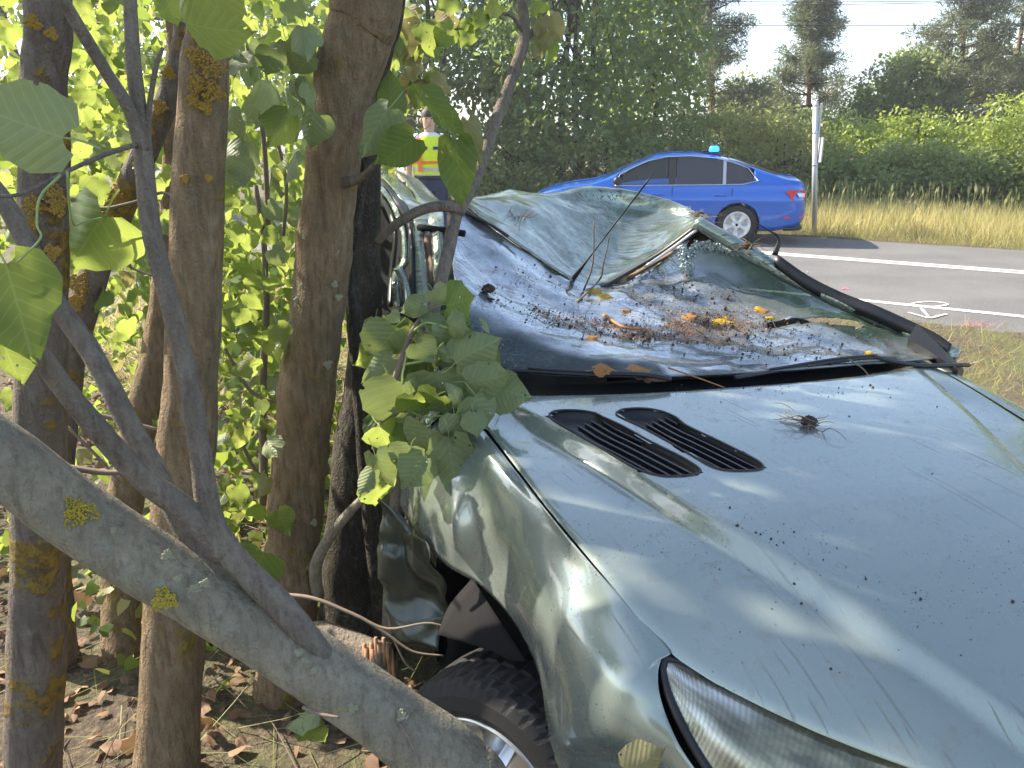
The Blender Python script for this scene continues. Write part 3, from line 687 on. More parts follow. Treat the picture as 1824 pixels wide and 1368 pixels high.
for i, r in enumerate(rg_):
    for j, p in enumerate(r):
        k = sm(0, 10, i)
        r[j] = p + Vector((0, 0, 1)) * k * (.012 * nz(p, 5, 6) + .05 * (.25 - abs(nz(p + CV * .1 * nz(p, 3), 2.4, 3))) + .010 * (.25 - abs(nz(p, 9, 2))))
mb = MB(); mb.grid(rg_); ROOF = mb.build('roof', CRUMP, WR, solid=.0015)
mb = MB(); mb.tube(cr([PU(828, 366, -1.60), PU(905, 423, -1.6), PU(1020, 499, -1.58), PU(1060, 508, -1.6)], 6), .011, 6, flat=.5); mb.build('header_trim', CRUMP, WR)
mb = MB(); mb.tube(cr([PU(815, 372, -1.58), PU(870, 398, -1.58), PU(905, 420, -1.58)], 5), .016, 6, flat=.35); mb.build('header_seal', BLACK, WR)
mb = MB(); mb.tube(cr([PU(1068, 514, -1.59), PU(1120, 484, -1.57), PU(1180, 448, -1.53), PU(1242, 402, -1.47)], 6), .016, 6, flat=.6); mb.build('header_seal', BLACK, WR)
mb = MB(); mb.tube(cr([PU(1118, 496, -1.60), PU(1170, 466, -1.58), PU(1205, 446, -1.54)], 5), .017, 6, flat=.5); mb.build('header_lining', BROWNIN, WR)
mb = MB(); mb.tube(cr([PU(1148, 476, -1.50), PU(1200, 440, -1.48), PU(1243, 408, -1.45)], 5), .006, 6); mb.build('chrome_strip', ALU, WR)
# far roof rail and A pillar with its black trim strip lifting off
mb = MB(); mb.tube(cr([PU(1240, 396, -1.46), PU(1300, 430, -1.38), PU(1345, 458, -1.34), PU(1400, 488, -1.28), PU(1480, 528, -1.16), PU(1560, 566, -1.05), PU(1640, 604, -.93), PU(1706, 634, -.82)], 7), [.028] * 50, 8, jit=.2, jf=9); mb.build('pillar', CRUMP, WR)
strip = [(1385, 462, -1.28), (1440, 500, -1.20), (1500, 530, -1.12), (1560, 553, -1.03), (1620, 580, -.95), (1665, 602, -.88), (1694, 622, -.83)]
up_ = [PU(*q) + Vector((0, 0, .018)) for q in strip]; dn_ = [PU(x - 4, y + 14 + 8 * i / 6, u) for i, (x, y, u) in enumerate(strip)]
dn_[-1] = PU(1694, 648, -.82)
mb = MB(); mb.grid([cr(up_, 6), [p + CV * -.012 for p in cr([a.lerp(b, .5) for a, b in zip(up_, dn_)], 6)], cr(dn_, 6)]); mb.build('pillar_trim', BLACK, WR, solid=.004)
mb = MB(); mb.tube(cr([PU(1380, 455, -1.3), PU(1388, 425, -1.3), PU(1372, 412, -1.3), PU(1352, 400, -1.31)], 5), [.012, .011, .010, .009, .008, .007, .006, .005, .004, .004, .003, .003, .003, .003, .003, .003], 6, flat=.4); mb.build('torn_seal', BLACK, WR)
sheet('headlining', [[PU(1160, 470, -1.62), PU(1245, 406, -1.5), PU(1330, 448, -1.4)], [PU(1150, 480, -1.9), PU(1250, 420, -1.9), PU(1340, 470, -1.9)]], DARKIN, (4, 4))
mb = MB(); mb.tube(cr([PU(1225, 452, -1.6), PU(1240, 430, -1.62), PU(1256, 428, -1.62), PU(1262, 450, -1.6)], 5), .022, 8); mb.build('headrest', BROWNIN, WR)
# near side: A pillar sheet, door frames and roof rails bent back
def ribbon(name, L, mat, sol=.004, k=6, parent=None):
    """strip given by pairs of (left pixel, right pixel, u)"""
    a = cr([PU(x0, y0, u) for x0, y0, x1, y1, u in L], k); b = cr([PU(x1, y1, u) for x0, y0, x1, y1, u in L], k)
    c = [p.lerp(q, .5) + CU * .022 for p, q in zip(a, b)]
    mb = MB(); mb.grid(crgrid([a, c, b], 3, 1)); return mb.build(name, mat, parent or WR, solid=sol)
ribbon('pillar', [(738, 545, 782, 545, -1.12), (736, 480, 770, 480, -1.25), (734, 430, 764, 430, -1.36), (730, 385, 770, 380, -1.5), (702, 340, 742, 350, -1.8), (676, 312, 700, 308, -2.2)], CRUMP, k=6)
ribbon('pillar', [(772, 500, 800, 520, -1.16), (770, 440, 792, 430, -1.28), (762, 400, 790, 385, -1.42), (745, 360, 785, 362, -1.65), (722, 322, 770, 345, -2.1), (700, 300, 745, 320, -2.5)], CRUMP, k=6)
ribbon('door_seal', [(728, 545, 740, 545, -1.13), (730, 470, 737, 470, -1.27), (727, 410, 735, 410, -1.4), (712, 375, 728, 372, -1.55), (690, 338, 704, 342, -1.82), (672, 322, 682, 320, -2.1)], BLACK)
ribbon('door_frame', [(700, 545, 722, 545, -1.2), (698, 490, 716, 490, -1.3), (714, 465, 730, 460, -1.36), (714, 420, 728, 415, -1.46), (704, 385, 722, 382, -1.58), (690, 356, 708, 354, -1.72), (668, 330, 684, 330, -1.95)], CRUMP)
ribbon('door_seal', [(690, 545, 700, 545, -1.3), (694, 480, 703, 480, -1.42), (700, 425, 708, 420, -1.5), (692, 385, 702, 380, -1.62), (676, 356, 688, 352, -1.8), (664, 345, 676, 340, -1.95)], BLACK)
ribbon('door_frame', [(722, 560, 742, 560, -1.10), (716, 505, 730, 505, -1.2), (700, 478, 716, 475, -1.26)], PAINT)
mb = MB(); mb.tube(cr([PU(745, 405, -1.4), PU(790, 410, -1.32), PU(828, 416, -1.28)], 4), .012, 6, jit=.3); mb.build('torn_bracket', BLACKM, WR)
mb = MB(); mb.tube(cr([PU(760, 420, -1.36), PU(768, 460, -1.28), PU(772, 505, -1.18)], 4), .012, 6, jit=.35, jf=30); mb.build('torn_bracket', BROWNIN, WR)
sheet('dark_interior_sheet', [[PU(655, 345, -2.15), PU(690, 348, -2.05), PU(722, 360, -1.9)], [PU(655, 450, -2.1), PU(690, 455, -2.0), PU(735, 460, -1.8)], [PU(655, 580, -2.0), PU(690, 585, -1.9), PU(745, 590, -1.7)]], DARKIN, (4, 4), .02)  # dark sheet added behind the door frames, standing in for the shaded interior
# cowl, wipers, aerial
cw = [[], [], []]
for v in fr(-.86, .92, .0445):
    u0 = urear(v); cw[0].append(LW(u0 + .012, v, hoodz(max(-.72, u0), v) - .020)); cw[1].append(LW(u0 - .05, v, hoodz(max(-.72, u0), v) - .030)); cw[2].append(LW(u0 - .10, v, hoodz(max(-.72, u0), v) - .012))
mb = MB(); mb.grid(cw); mb.build('cowl', BLACK, WR, solid=.003)
def wiper(arm, blade):
    mb = MB(); mb.tube(cr([PU(*q) + Vector((0, 0, .008)) for q in arm], 5), .012, 6, flat=.6); a = mb.build('wiper', BLACK, WR)
    mb = MB(); mb.tube(cr([PU(*q) + Vector((0, 0, .006)) for q in blade], 6), .0095, 6, flat=.7); mb.build('wiper_blade', BLACK, a)
    mb = MB(); B = [PU(*q) for q in blade]; mb.tube(cr([p + Vector((0, 0, .014)) for p in B[1:-1]], 5), .004, 6); mb.build('wiper_bracket', BLACK, a)
wiper([(1724, 654, -.70), (1640, 655, -.68), (1580, 646, -.69), (1555, 638, -.70)], [(1310, 676, -.61), (1370, 666, -.64), (1440, 654, -.66), (1500, 645, -.68), (1560, 640, -.70), (1610, 650, -.70)])
wiper([(1195, 680, -.60), (1150, 672, -.62), (1060, 668, -.66)], [(880, 662, -.76), (940, 664, -.74), (1000, 668, -.71), (1080, 672, -.67), (1150, 674, -.64)])
mb = MB(); mb.prism([LW(-.66, .84, 1.10), LW(-.86, .80, 1.16), LW(-.90, .86, 1.20), LW(-.72, .92, 1.08)], (0, 0, -.03)); mb.build('cowl_corner', BLACK, WR, smooth=False)
mb = MB(); a0, a1 = PU(1020, 498, -1.58), PU(1163, 310, -1.28); mb.tube([a0.lerp(a1, t) for t in fr(0, 1, .1)], [.011, .008, .0035] + [.0028] * 5 + [.004, .004, .002], 6); mb.build('aerial', BLACK, WR)
# ------------------------------------------------------------------ linden leaf pieces
def leafmesh(seed, fold=.18, curl=.25, stem=True, wave=.075):
    rg = random.Random(seed); yc = [0, .06, .15, .26, .38, .50, .62, .74, .85, .94, 1.0]; wd = [.17, .38, .465, .495, .485, .43, .345, .24, .13, .045, .0]; sh = [-.13, -.125, -.06, -.02, 0, .01, .015, .01, .005, 0, 0]
    vs = []; uv = []; CC = (-1, -.62, -.3, 0, .3, .62, 1); asy = rg.uniform(-.06, .06); bend = rg.uniform(-.12, .12)
    for i, (y, w0, s) in enumerate(zip(yc, wd, sh)):
        for c in CC:
            x = c * w0 * (1 + asy * c) * (1 + (.028 * (1 if i % 2 else -1) if abs(c) == 1 else 0)); yy = y + s * abs(c) ** 1.5
            z = -fold * abs(x) ** 1.3 - curl * yy * yy + wave * (math.sin(8 * yy + 3 * c + seed) * abs(c) + .5 * math.sin(15 * yy - 4 * c) * abs(c) ** 2) + rg.uniform(-.008, .008)
            vs.append((x + bend * yy * yy, yy, z)); uv.append((x, yy))
    fs = [(i * 7 + j, i * 7 + j + 1, i * 7 + j + 8, i * 7 + j + 7) for i in range(10) for j in range(6)]
    if stem:
        b = len(vs); L = .42
        for k in range(4):
            t = k / 3
            for sx in (-.012, .012): vs.append((sx + .03 * math.sin(3 * t + seed), -L * t + .02, -.02 - .10 * t * t * (1 if seed % 2 else -1))); uv.append((0, 0))
        for k in range(3): fs.append((b + 2 * k, b + 2 * k + 1, b + 2 * k + 3, b + 2 * k + 2))
    me = bpy.data.meshes.new('leaf'); me.from_pydata(vs, [], fs); ul = me.uv_layers.new(name='UVMap')
    vi = np.empty(len(me.loops), dtype=np.int32); me.loops.foreach_get('vertex_index', vi); ul.data.foreach_set('uv', np.array(uv, dtype=np.float32)[vi].ravel())
    me.polygons.foreach_set('use_smooth', [True] * len(me.polygons)); me.update(); return me
LSH = [leafmesh(k, f, c) for k, (f, c) in enumerate(((.12, .15), (.35, .3), (.2, .5), (.55, .25), (.08, -.2), (.3, .1), (.9, .4)))]
LMESH = {}
for mt in (LEAF, LEAF_PALE, LEAF_DRY, LEAF_YEL, LEAF_ORA, LEAF_BRN):
    LMESH[mt.name] = []
    for me in LSH:
        m2 = me.copy(); m2.name = 'leaf'; m2.materials.append(mt); LMESH[mt.name].append(m2)
RL = random.Random(11)
DOWN = Vector((0, -SP, -CP)); RIGHT = Vector((1, 0, 0))
NLEAF = {}
def put_leaf(p, tip, nor, size, mat, parent=None, name='leaf', shape=None):
    t = tip.normalized(); x = t.cross(nor).normalized(); z = x.cross(t)
    ms = LMESH[mat.name]; me = ms[RL.randrange(len(ms)) if shape is None else shape]
    o = bpy.data.objects.new(name, me); COL.objects.link(o)
    off = wloc(parent) if parent is not None else Vector((0, 0, 0))
    if parent is not None: o.parent = parent
    o.location = p - off; o.rotation_euler = Matrix((x, t, z)).transposed().to_euler(); o.scale = (size, size, size)
    return o
def leaf_px(x0, y0, x1, y1, Y, mat, parent, wide=1.0, tilt=0.0, roll=0.0, shape=None, name='leaf'):
    a = PY(x0, y0, Y); b = PY(x1, y1, Y - tilt * .05); tc = (CAM - a).normalized(); d = b - a
    side = d.normalized().cross(tc)
    o = put_leaf(a, d, tc + side * roll, d.length, mat, parent, name, shape); o.scale.x *= wide; return o
def rleaf(p, size, mat, parent, droop=1.0, name='leaf'):
    tip = Vector((RL.gauss(0, .6), RL.gauss(0, .6), -droop + RL.gauss(0, .45)))
    tc = (CAM - p).normalized(); nor = tc * 0.9 + Vector((RL.gauss(0, .7), RL.gauss(0, .7), RL.gauss(.35, .5)))
    return put_leaf(p, tip, nor, size, mat, parent, name)
HEART = (np.array([(0, 0, 0), (-.45, -.06, -.06), (-.50, .35, -.09), (-.22, .78, -.12), (0, 1, -.2), (.22, .78, -.12), (.50, .35, -.09), (.45, -.06, -.06)]), [(0, 2, 1, 1), ])
HEART_V = HEART[0]; HEART_F = [(0, 1, 2), (0, 2, 3), (0, 3, 4), (0, 4, 5), (0, 5, 6), (0, 6, 7)]; HEART_UV = HEART_V[:, :2]
def cloud(name, pts, size, mat, parent, seed, droop=.8, spread=.7, up=.3):
    rs = np.random.RandomState(seed); n = len(pts)
    tip = rs.normal(0, spread, (n, 3)); tip[:, 2] -= droop; nor = rs.normal(0, .7, (n, 3)); nor[:, 2] += up
    o = scatter(name, HEART_V, HEART_F, pts, rots(tip, nor), rs.uniform(*size, n), mat, parent, HEART_UV); o['kind'] = 'stuff'; return o
def blob(c, r, n, seed, shell=.5):
    rs = np.random.RandomState(seed); d = rs.normal(0, 1, (n, 3)); d /= np.linalg.norm(d, axis=1)[:, None]
    return np.array(c) + d * np.array(r) * (shell + (1 - shell) * rs.rand(n)[:, None] ** .6)

# ------------------------------------------------------------------ the linden clump on the left
def stemtube(mb, pts, k=5, n=14, jit=.10, jf=7, useD=False, up=0, ground=True):
    V4 = []
    for x, y, Y, wd in pts:
        p = PD(x, y, Y) if useD else PY(x, y, Y); V4.append(Vector((p.x, p.y, p.z, wd / 2 * depth(p) / F)))
    if up:
        a, b = V4[0], V4[1]; d = (a - b); d.normalize(); d = Vector((d.x * .5, d.y * .5, 1, 0)) * up
        V4.insert(0, Vector((a.x + d.x * .5, a.y + d.y * .5, a.z + d.z * .5, a.w * .85))); V4.insert(0, Vector((a.x + d.x, a.y + d.y, a.z + d.z, a.w * .5)))
    if ground:
        a, b = V4[-1], V4[-2]; g = gz(a.x, a.y) - .06
        if a.z > g + .02:
            d = (a - b); s = (g - a.z) / d.z if d.z < -.05 else 0; s = min(s, 1.5)
            V4.append(Vector((a.x + d.x * s * .5, a.y + d.y * s * .5, g, a.w * 1.25)))
    q = cr(V4, k); mb.tube([Vector(v[:3]) for v in q], [v.w for v in q], n, True, jit, jf); return [Vector(v[:3]) for v in q]
def tree(name, label, pts, mat, up=2.0, k=14, n=26, jit=.12, useD=False, group=None, ground=True):
    mb = MB(); q = stemtube(mb, pts, k, n, jit, 7, useD, up, ground)
    b = q[-1]; t = thing(name, Vector((b.x, b.y, gz(b.x, b.y))), label, 'tree', group)
    mb.build('trunk', mat, t); return t, q
def branch(t, pts, mat=None, nm='branch', useD=False, n=8, k=5, jit=.12):
    mb = MB(); stemtube(mb, pts, k, n, jit, 12, useD, 0, False); return mb.build(nm, mat or BARK_B, t)
GRP = 'linden stems around the wreck'
T1, q1 = tree('linden_tree', 'straight dark linden stem blotched with orange lichen, crossed by the leaning log', [(80, -60, 1.80, 78), (78, 150, 1.80, 80), (77, 450, 1.8, 82), (72, 800, 1.8, 86), (66, 1150, 1.8, 92), (60, 1400, 1.78, 98)], BARK_L, group=GRP)
T2, q2 = tree('linden_tree', 'grey-brown linden stem with a yellow lichen band high on its bark', [(372, -60, 1.88, 76), (364, 120, 1.88, 82), (355, 300, 1.88, 88), (345, 560, 1.88, 92), (332, 800, 1.88, 98), (312, 1050, 1.86, 104), (298, 1390, 1.82, 112)], BARK_G, group=GRP)
T3, q3 = tree('linden_tree', 'thin curved linden stem half hidden behind the stem with the lichen band', [(312, 60, 2.9, 30), (308, 260, 2.9, 34), (300, 440, 2.9, 42), (280, 620, 2.85, 52), (245, 780, 2.75, 60), (220, 930, 2.65, 62), (215, 1100, 2.5, 66), (232, 1240, 2.35, 70)], BARK_G, group=GRP)
T4, q4 = tree('linden_tree', 'slanting linden stem thick with mustard lichen crusts', [(330, 20, 2.5, 34), (300, 170, 2.5, 40), (240, 310, 2.5, 46), (195, 420, 2.5, 48), (150, 540, 2.5, 52), (118, 680, 2.5, 54), (100, 860, 2.45, 56), (95, 1050, 2.4, 60)], BARK_L, up=1.5, group=GRP)
T5, q5 = tree('linden_tree', 'thick flaky-barked linden stem with a burl, leaning beside the wreck', [(655, -60, 2.30, 132), (640, 60, 2.30, 120), (614, 145, 2.3, 118), (606, 230, 2.3, 98), (588, 330, 2.3, 94), (572, 480, 2.3, 96), (550, 660, 2.3, 98), (535, 820, 2.3, 96), (524, 960, 2.28, 96), (512, 1120, 2.25, 104)], BARK_G, group=GRP, jit=.14)
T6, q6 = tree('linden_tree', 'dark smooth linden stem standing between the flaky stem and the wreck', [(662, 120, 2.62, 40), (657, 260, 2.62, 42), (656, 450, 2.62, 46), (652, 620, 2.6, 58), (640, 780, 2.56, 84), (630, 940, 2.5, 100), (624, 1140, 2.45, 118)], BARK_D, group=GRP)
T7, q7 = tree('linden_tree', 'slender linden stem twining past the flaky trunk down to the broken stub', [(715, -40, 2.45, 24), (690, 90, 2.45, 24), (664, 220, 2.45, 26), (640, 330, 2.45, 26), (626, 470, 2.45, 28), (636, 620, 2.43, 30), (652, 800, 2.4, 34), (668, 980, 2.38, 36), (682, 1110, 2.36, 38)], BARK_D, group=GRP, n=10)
T8, q8 = tree('linden_sapling', 'bare sunlit sapling stem leaning over the crushed roof', [(924, -60, 2.9, 16), (934, 60, 2.85, 20), (915, 130, 2.8, 22), (885, 210, 2.72, 22), (858, 290, 2.62, 22), (832, 350, 2.52, 22), (812, 385, 2.46, 24), (796, 460, 2.36, 24), (778, 530, 2.28, 24), (752, 620, 2.2, 26), (725, 760, 2.15, 28), (700, 1000, 2.1, 30)], BARK_B, group=GRP, n=10, up=.8)
branch(T8, [(826, 378, 2.46, 18), (800, 368, 2.44, 19), (765, 370, 2.42, 19), (728, 385, 2.40, 18), (690, 412, 2.42, 16), (672, 432, 2.45, 14)])
branch(T8, [(936, 62, 2.85, 9), (905, 25, 2.8, 7), (850, 38, 2.75, 6), (806, 55, 2.7, 5)])
branch(T8, [(930, 80, 2.85, 14), (960, 40, 2.9, 10), (975, 10, 2.9, 8)])
branch(T5, [(590, 330, 2.28, 26), (640, 318, 2.2, 16), (668, 292, 2.12, 9), (700, 258, 2.08, 6), (736, 236, 2.05, 4)])
branch(T5, [(566, 1060, 2.22, 24), (562, 1010, 2.18, 22), (585, 960, 2.12, 20), (622, 912, 2.08, 18), (655, 880, 2.05, 14), (682, 850, 2.02, 10)], BARK_LOG)
stub = branch(T5, [(548, 1122, 2.1, 34), (585, 1128, 2.05, 40), (640, 1152, 1.98, 42), (692, 1170, 1.92, 46)], BARK_B)
SPLIT = plain('fresh split wood', (.34, .19, .10), .8, vary=.35, sc=60, bmp=.5)
mb = MB(); rgs = random.Random(3)
for k in range(11):
    x = 650 + k * 4.6 + rgs.uniform(-2, 2); a = PY(x, 1148 + rgs.uniform(-14, 10), 1.925 - .015 * math.sin(k / 10 * 3.1)); b = PY(x + rgs.uniform(-2, 7), 1178 + abs(rgs.gauss(0, 26)), 1.90); mb.tube([a, a.lerp(b, .5), b], [.006 + .005 * rgs.random(), .008, .001], 5, jit=.4, jf=60)
mb.build('splinter', SPLIT, stub)
# leaning log with its own three stems, closest to the camera
T0, q0 = tree('fallen_linden', 'leaning smooth grey log with yellow lichen rosettes, pushed over in front of the wheel', [(-900, 330, 1.12, 70), (-600, 470, 1.16, 92), (-340, 610, 1.22, 108), (-120, 735, 1.30, 118), (0, 812, 1.33, 120), (120, 905, 1.38, 122), (260, 1000, 1.42, 118), (400, 1085, 1.46, 116), (560, 1188, 1.50, 118), (700, 1285, 1.53, 124), (810, 1372, 1.55, 134), (860, 1470, 1.55, 140)], BARK_LOG, up=0, useD=True, n=22, jit=.05)
branch(T0, [(610, 1215, 1.5, 40), (545, 1130, 1.46, 46), (480, 1060, 1.44, 48), (410, 985, 1.42, 46), (374, 915, 1.4, 42), (356, 800, 1.38, 38), (336, 680, 1.36, 36), (300, 530, 1.34, 34), (268, 400, 1.32, 34), (254, 262, 1.3, 31), (238, 110, 1.28, 25), (230, -40, 1.26, 22)], useD=True, n=12)
branch(T0, [(256, 268, 1.3, 28), (230, 195, 1.27, 24), (190, 130, 1.24, 22), (145, 55, 1.2, 22), (95, -30, 1.15, 22)], useD=True, n=10)
branch(T0, [(262, 262, 1.30, 14), (266, 190, 1.29, 11), (278, 120, 1.28, 9), (290, 85, 1.28, 6)], useD=True)
branch(T0, [(400, 985, 1.42, 46), (335, 912, 1.38, 44), (255, 852, 1.32, 42), (180, 772, 1.26, 40), (105, 680, 1.2, 38), (40, 592, 1.15, 36), (-60, 480, 1.08, 34)], useD=True, n=12)
branch(T0, [(420, 1075, 1.47, 40), (372, 1020, 1.46, 42), (325, 940, 1.46, 40), (282, 850, 1.46, 38), (225, 745, 1.45, 38), (160, 625, 1.44, 38), (90, 520, 1.42, 36), (20, 380, 1.4, 34), (-40, 300, 1.38, 32)], useD=True, n=12)
branch(T0, [(250, 255, 1.3, 9), (185, 276, 1.2, 9), (110, 310, 1.1, 8), (40, 345, 1.02, 7), (-20, 350, .98, 6)], useD=True)
branch(T0, [(690, 1262, 1.5, 5), (720, 1300, 1.46, 5), (750, 1362, 1.43, 4)], TWIG, 'twig', useD=True)
branch(T0, [(540, 1260, 1.36, 7), (570, 1272, 1.34, 7), (605, 1278, 1.33, 4)], TWIG, 'twig', useD=True)
LICH = plain('yellow lichen', (.38, .30, .03), .9, vary=.6, sc=160, bmp=.6)
def lichen(t, x, y, D, r_px, seed, mat=None, axis=(.84, 0, -.54), cv=8, n=420):
    c = PD(x, y, D); R_ = r_px * D / F; rs = np.random.RandomState(seed)
    a = rs.rand(n) * 6.28; rr = R_ * np.sqrt(rs.rand(n)) * (.75 + .2 * np.sin(a * 3 + seed) + .12 * np.sin(a * 7 + seed)); tc = (CAM - c).normalized()
    axis = Vector(axis); s_ = tc.cross(axis).normalized(); ax = s_.cross(tc)
    pos = np.array([tuple(c + ax * (r * math.cos(q)) + s_ * (r * math.sin(q)) - tc * (r * math.sin(q)) ** 2 * cv) for q, r in zip(a, rr)])
    o = scatter('lichen', *OCT, pos, rots(rs.randn(n, 3), rs.randn(n, 3)), rs.uniform(.001, .003, n) * (D / 1.4), mat or LICH, t); return o
for i, (x, y, D, r) in enumerate(((140, 912, 1.33, 34), (292, 1068, 1.365, 26), (228, 1028, 1.37, 12), (604, 1240, 1.455, 30), (590, 1250, 1.46, 14))): lichen(T0, x, y, D, r, i)
LICO = plain('mustard lichen', (.30, .19, .03), .95, vary=.6, sc=160, bmp=.6); LICP = plain('grey-green lichen flakes', (.27, .265, .17), .95, vary=.4, sc=120, bmp=.5)
def on_trunk(t, x, y, q, r_px, seed, mat):
    # nearest path point in the picture gives the depth of the bark surface
    best = min(((abs(912 + F * (p - CAM).x / depth(p) - x) * .2 + abs(684 - F * ((p - CAM).y * SP + (p - CAM).z * CP) / depth(p) - y), depth(p)) for p in q), key=lambda v: v[0])
    lichen(t, x, y, best[1] - .062, r_px, seed, mat, (0, .1, -1), 7, 260)
for i, (x, y, r) in enumerate(((356, 52, 26), (385, 70, 20), (350, 100, 22), (378, 122, 30), (352, 150, 24), (382, 165, 22), (345, 178, 16), (366, 190, 14), (330, 318, 8), (372, 318, 7))): on_trunk(T2, x, y, q2, r, 50 + i, LICO)
for i, (x, y, r) in enumerate(((60, 365, 22), (98, 350, 24), (102, 372, 16), (52, 400, 18), (95, 448, 16), (64, 470, 13), (100, 505, 12), (58, 40, 16), (92, 60, 12), (70, 860, 20), (60, 900, 16), (92, 872, 12))): on_trunk(T1, x, y, q1, r, 80 + i, LICO)
for i, (x, y, r) in enumerate(((205, 355, 26), (188, 392, 20), (160, 445, 24), (140, 505, 26), (136, 540, 18), (285, 190, 14), (262, 232, 12), (300, 130, 14))): lichen(T4, x, y, depth(PY(x, y, 2.44)), r, 110 + i, LICO, (-.5, 0, -1), 9, 300)
rgl = random.Random(8)
for i in range(34):
    y = rgl.uniform(380, 1040); xc = interp(y, [(330, 588), (480, 572), (660, 550), (820, 535), (960, 524), (1120, 512)]); on_trunk(T5, xc + rgl.uniform(-34, 40), y, q5, rgl.uniform(5, 15), 140 + i, LICP)
for i in range(12):
    t_ = rgl.random(); lichen(T0, lerp(60, 720, t_) + rgl.uniform(-10, 10), lerp(850, 1300, t_) + rgl.uniform(-30, 20), lerp(1.30, 1.47, t_), rgl.uniform(5, 12), 180 + i, LICP, n=160)
# twigs reaching in front of the dark wheel arch
branch(T5, [(498, 1058, 2.0, 7), (560, 1066, 1.95, 7), (630, 1094, 1.9, 6), (690, 1120, 1.86, 5), (770, 1110, 1.82, 4), (832, 1140, 1.8, 3)], TWIG, 'twig')
branch(T5, [(640, 1098, 1.9, 5), (690, 1130, 1.87, 5), (735, 1160, 1.84, 4), (790, 1168, 1.82, 3)], TWIG, 'twig')
branch(T5, [(700, 1135, 1.87, 4), (722, 1180, 1.85, 4), (740, 1196, 1.84, 3)], TWIG, 'twig')
for pts in ([(120, 352, 2.0, 9), (180, 372, 2.0, 8), (240, 360, 2.0, 6), (300, 345, 2.0, 5), (362, 412, 1.8, 4)], [(125, 380, 2.2, 6), (190, 440, 2.2, 6), (240, 480, 2.2, 5), (310, 500, 2.2, 4)], [(185, 378, 2.0, 6), (215, 430, 2.0, 5), (235, 480, 2.0, 4)], [(118, 728, 2.1, 10), (200, 745, 2.1, 9), (290, 768, 2.1, 7)], [(118, 832, 1.9, 12), (190, 842, 1.9, 11), (250, 838, 1.9, 8)], [(120, 760, 2.2, 5), (170, 810, 2.2, 5), (215, 860, 2.2, 4)]):
    branch(T1, pts, TWIG, 'twig')
for pts in ([(455, 330, 3.2, 9), (470, 430, 3.2, 10), (474, 560, 3.2, 12), (468, 700, 3.2, 14), (470, 900, 3.1, 16)], [(440, 80, 3, 6), (470, 250, 3.1, 9), (478, 420, 3.2, 9)], [(492, 240, 3, 6), (510, 330, 3, 7), (505, 420, 3, 6)], [(400, 620, 3, 5), (450, 700, 3, 7), (520, 720, 3, 5)], [(420, 760, 3, 5), (450, 830, 3, 7), (500, 890, 3, 6)]):
    branch(T3, pts, TWIG, 'twig')

# leaves that can be picked apart -----------------------------------------------------------
def fill(t, n, reg, Y0, Y1, mats, size=(.05, .09), seed=0):
    rg = random.Random(seed)
    for _ in range(n):
        x = rg.uniform(reg[0], reg[1]); y = rg.uniform(reg[2], reg[3]); Y = lerp(Y0, Y1, rg.random() ** .8)
        p = PY(x, y, Y)
        if p.z < gz(p.x, p.y) + .12: continue
        rleaf(p, rg.uniform(*size), rg.choice(mats), t)
G3 = [LEAF] * 5 + [LEAF_PALE]
fill(T1, 110, (-20, 330, -20, 560), 2.3, 3.6, G3, seed=1); fill(T1, 90, (-20, 320, 560, 1020), 2.4, 3.8, [LEAF] * 8 + [LEAF_DRY], seed=2)
fill(T2, 90, (100, 420, -20, 480), 2.4, 3.8, G3, seed=3)
fill(T3, 150, (395, 580, 0, 620), 2.7, 4.0, [LEAF] * 3 + [LEAF_PALE], seed=4); fill(T3, 150, (385, 540, 520, 1060), 2.6, 3.8, [LEAF] * 4 + [LEAF_PALE], seed=5)
fill(T4, 150, (100, 340, 60, 640), 3.0, 4.4, [LEAF] * 6 + [LEAF_DRY], seed=6)
fill(T6, 70, (560, 720, 0, 300), 3.0, 4.0, G3, seed=7)
fill(T8, 34, (690, 800, 20, 170), 2.6, 3.0, [LEAF_DRY] * 3 + [LEAF], (.07, .11), seed=8)
fill(T2, 26, (400, 560, 30, 330), 1.95, 2.25, [LEAF_PALE] * 3 + [LEAF], (.07, .10), seed=9)
fill(T2, 16, (395, 540, 560, 1000), 2.1, 2.5, [LEAF] * 3 + [LEAF_PALE], (.06, .09), seed=12)
# named single leaves near the lens
leaf_px(112, 245, -70, 185, .80, LEAF_PALE, T0, 1.05, 1, .15, 0)
leaf_px(10, 470, 60, 640, 1.0, LEAF, T0, .9, 1, .3, 0); leaf_px(-10, 560, 30, 700, 1.05, LEAF, T0, .8, 0, .5, 1)
leaf_px(330, 40, 405, 70, 1.15, LEAF, T0, 1.0, 1, .9, 2); leaf_px(380, -30, 405, 80, 1.2, LEAF, T0, .9, 0, .6, 1)
branch(T0, [(108, 312, 1.10, 5), (72, 350, 1.06, 4.5), (66, 400, 1.03, 4), (72, 425, 1.02, 4), (30, 468, 1.0, 3.5)], TWIG_G, 'petiole'); branch(T0, [(120, 306, 1.10, 5), (124, 370, 1.12, 4), (132, 400, 1.15, 4), (150, 395, 1.3, 3.5), (180, 388, 1.6, 3)], TWIG_G, 'petiole')
leaf_px(185, 385, 100, 500, 1.9, LEAF, T1, 1.0, 0, .3); leaf_px(470, 985, 440, 1050, 1.75, LEAF, T0, 1.2, 0, .2, 0); leaf_px(470, 1010, 495, 990, 1.8, LEAF, T0)
leaf_px(455, 1085, 515, 1135, 1.62, LEAF_YEL, T0, .5, 0, .9, 3)
leaf_px(560, 1270, 500, 1290, 1.5, LEAF_PALE, T0, .7, 0, .8); leaf_px(545, 1290, 580, 1345, 1.5, LEAF, T0, .8, 0, .5)
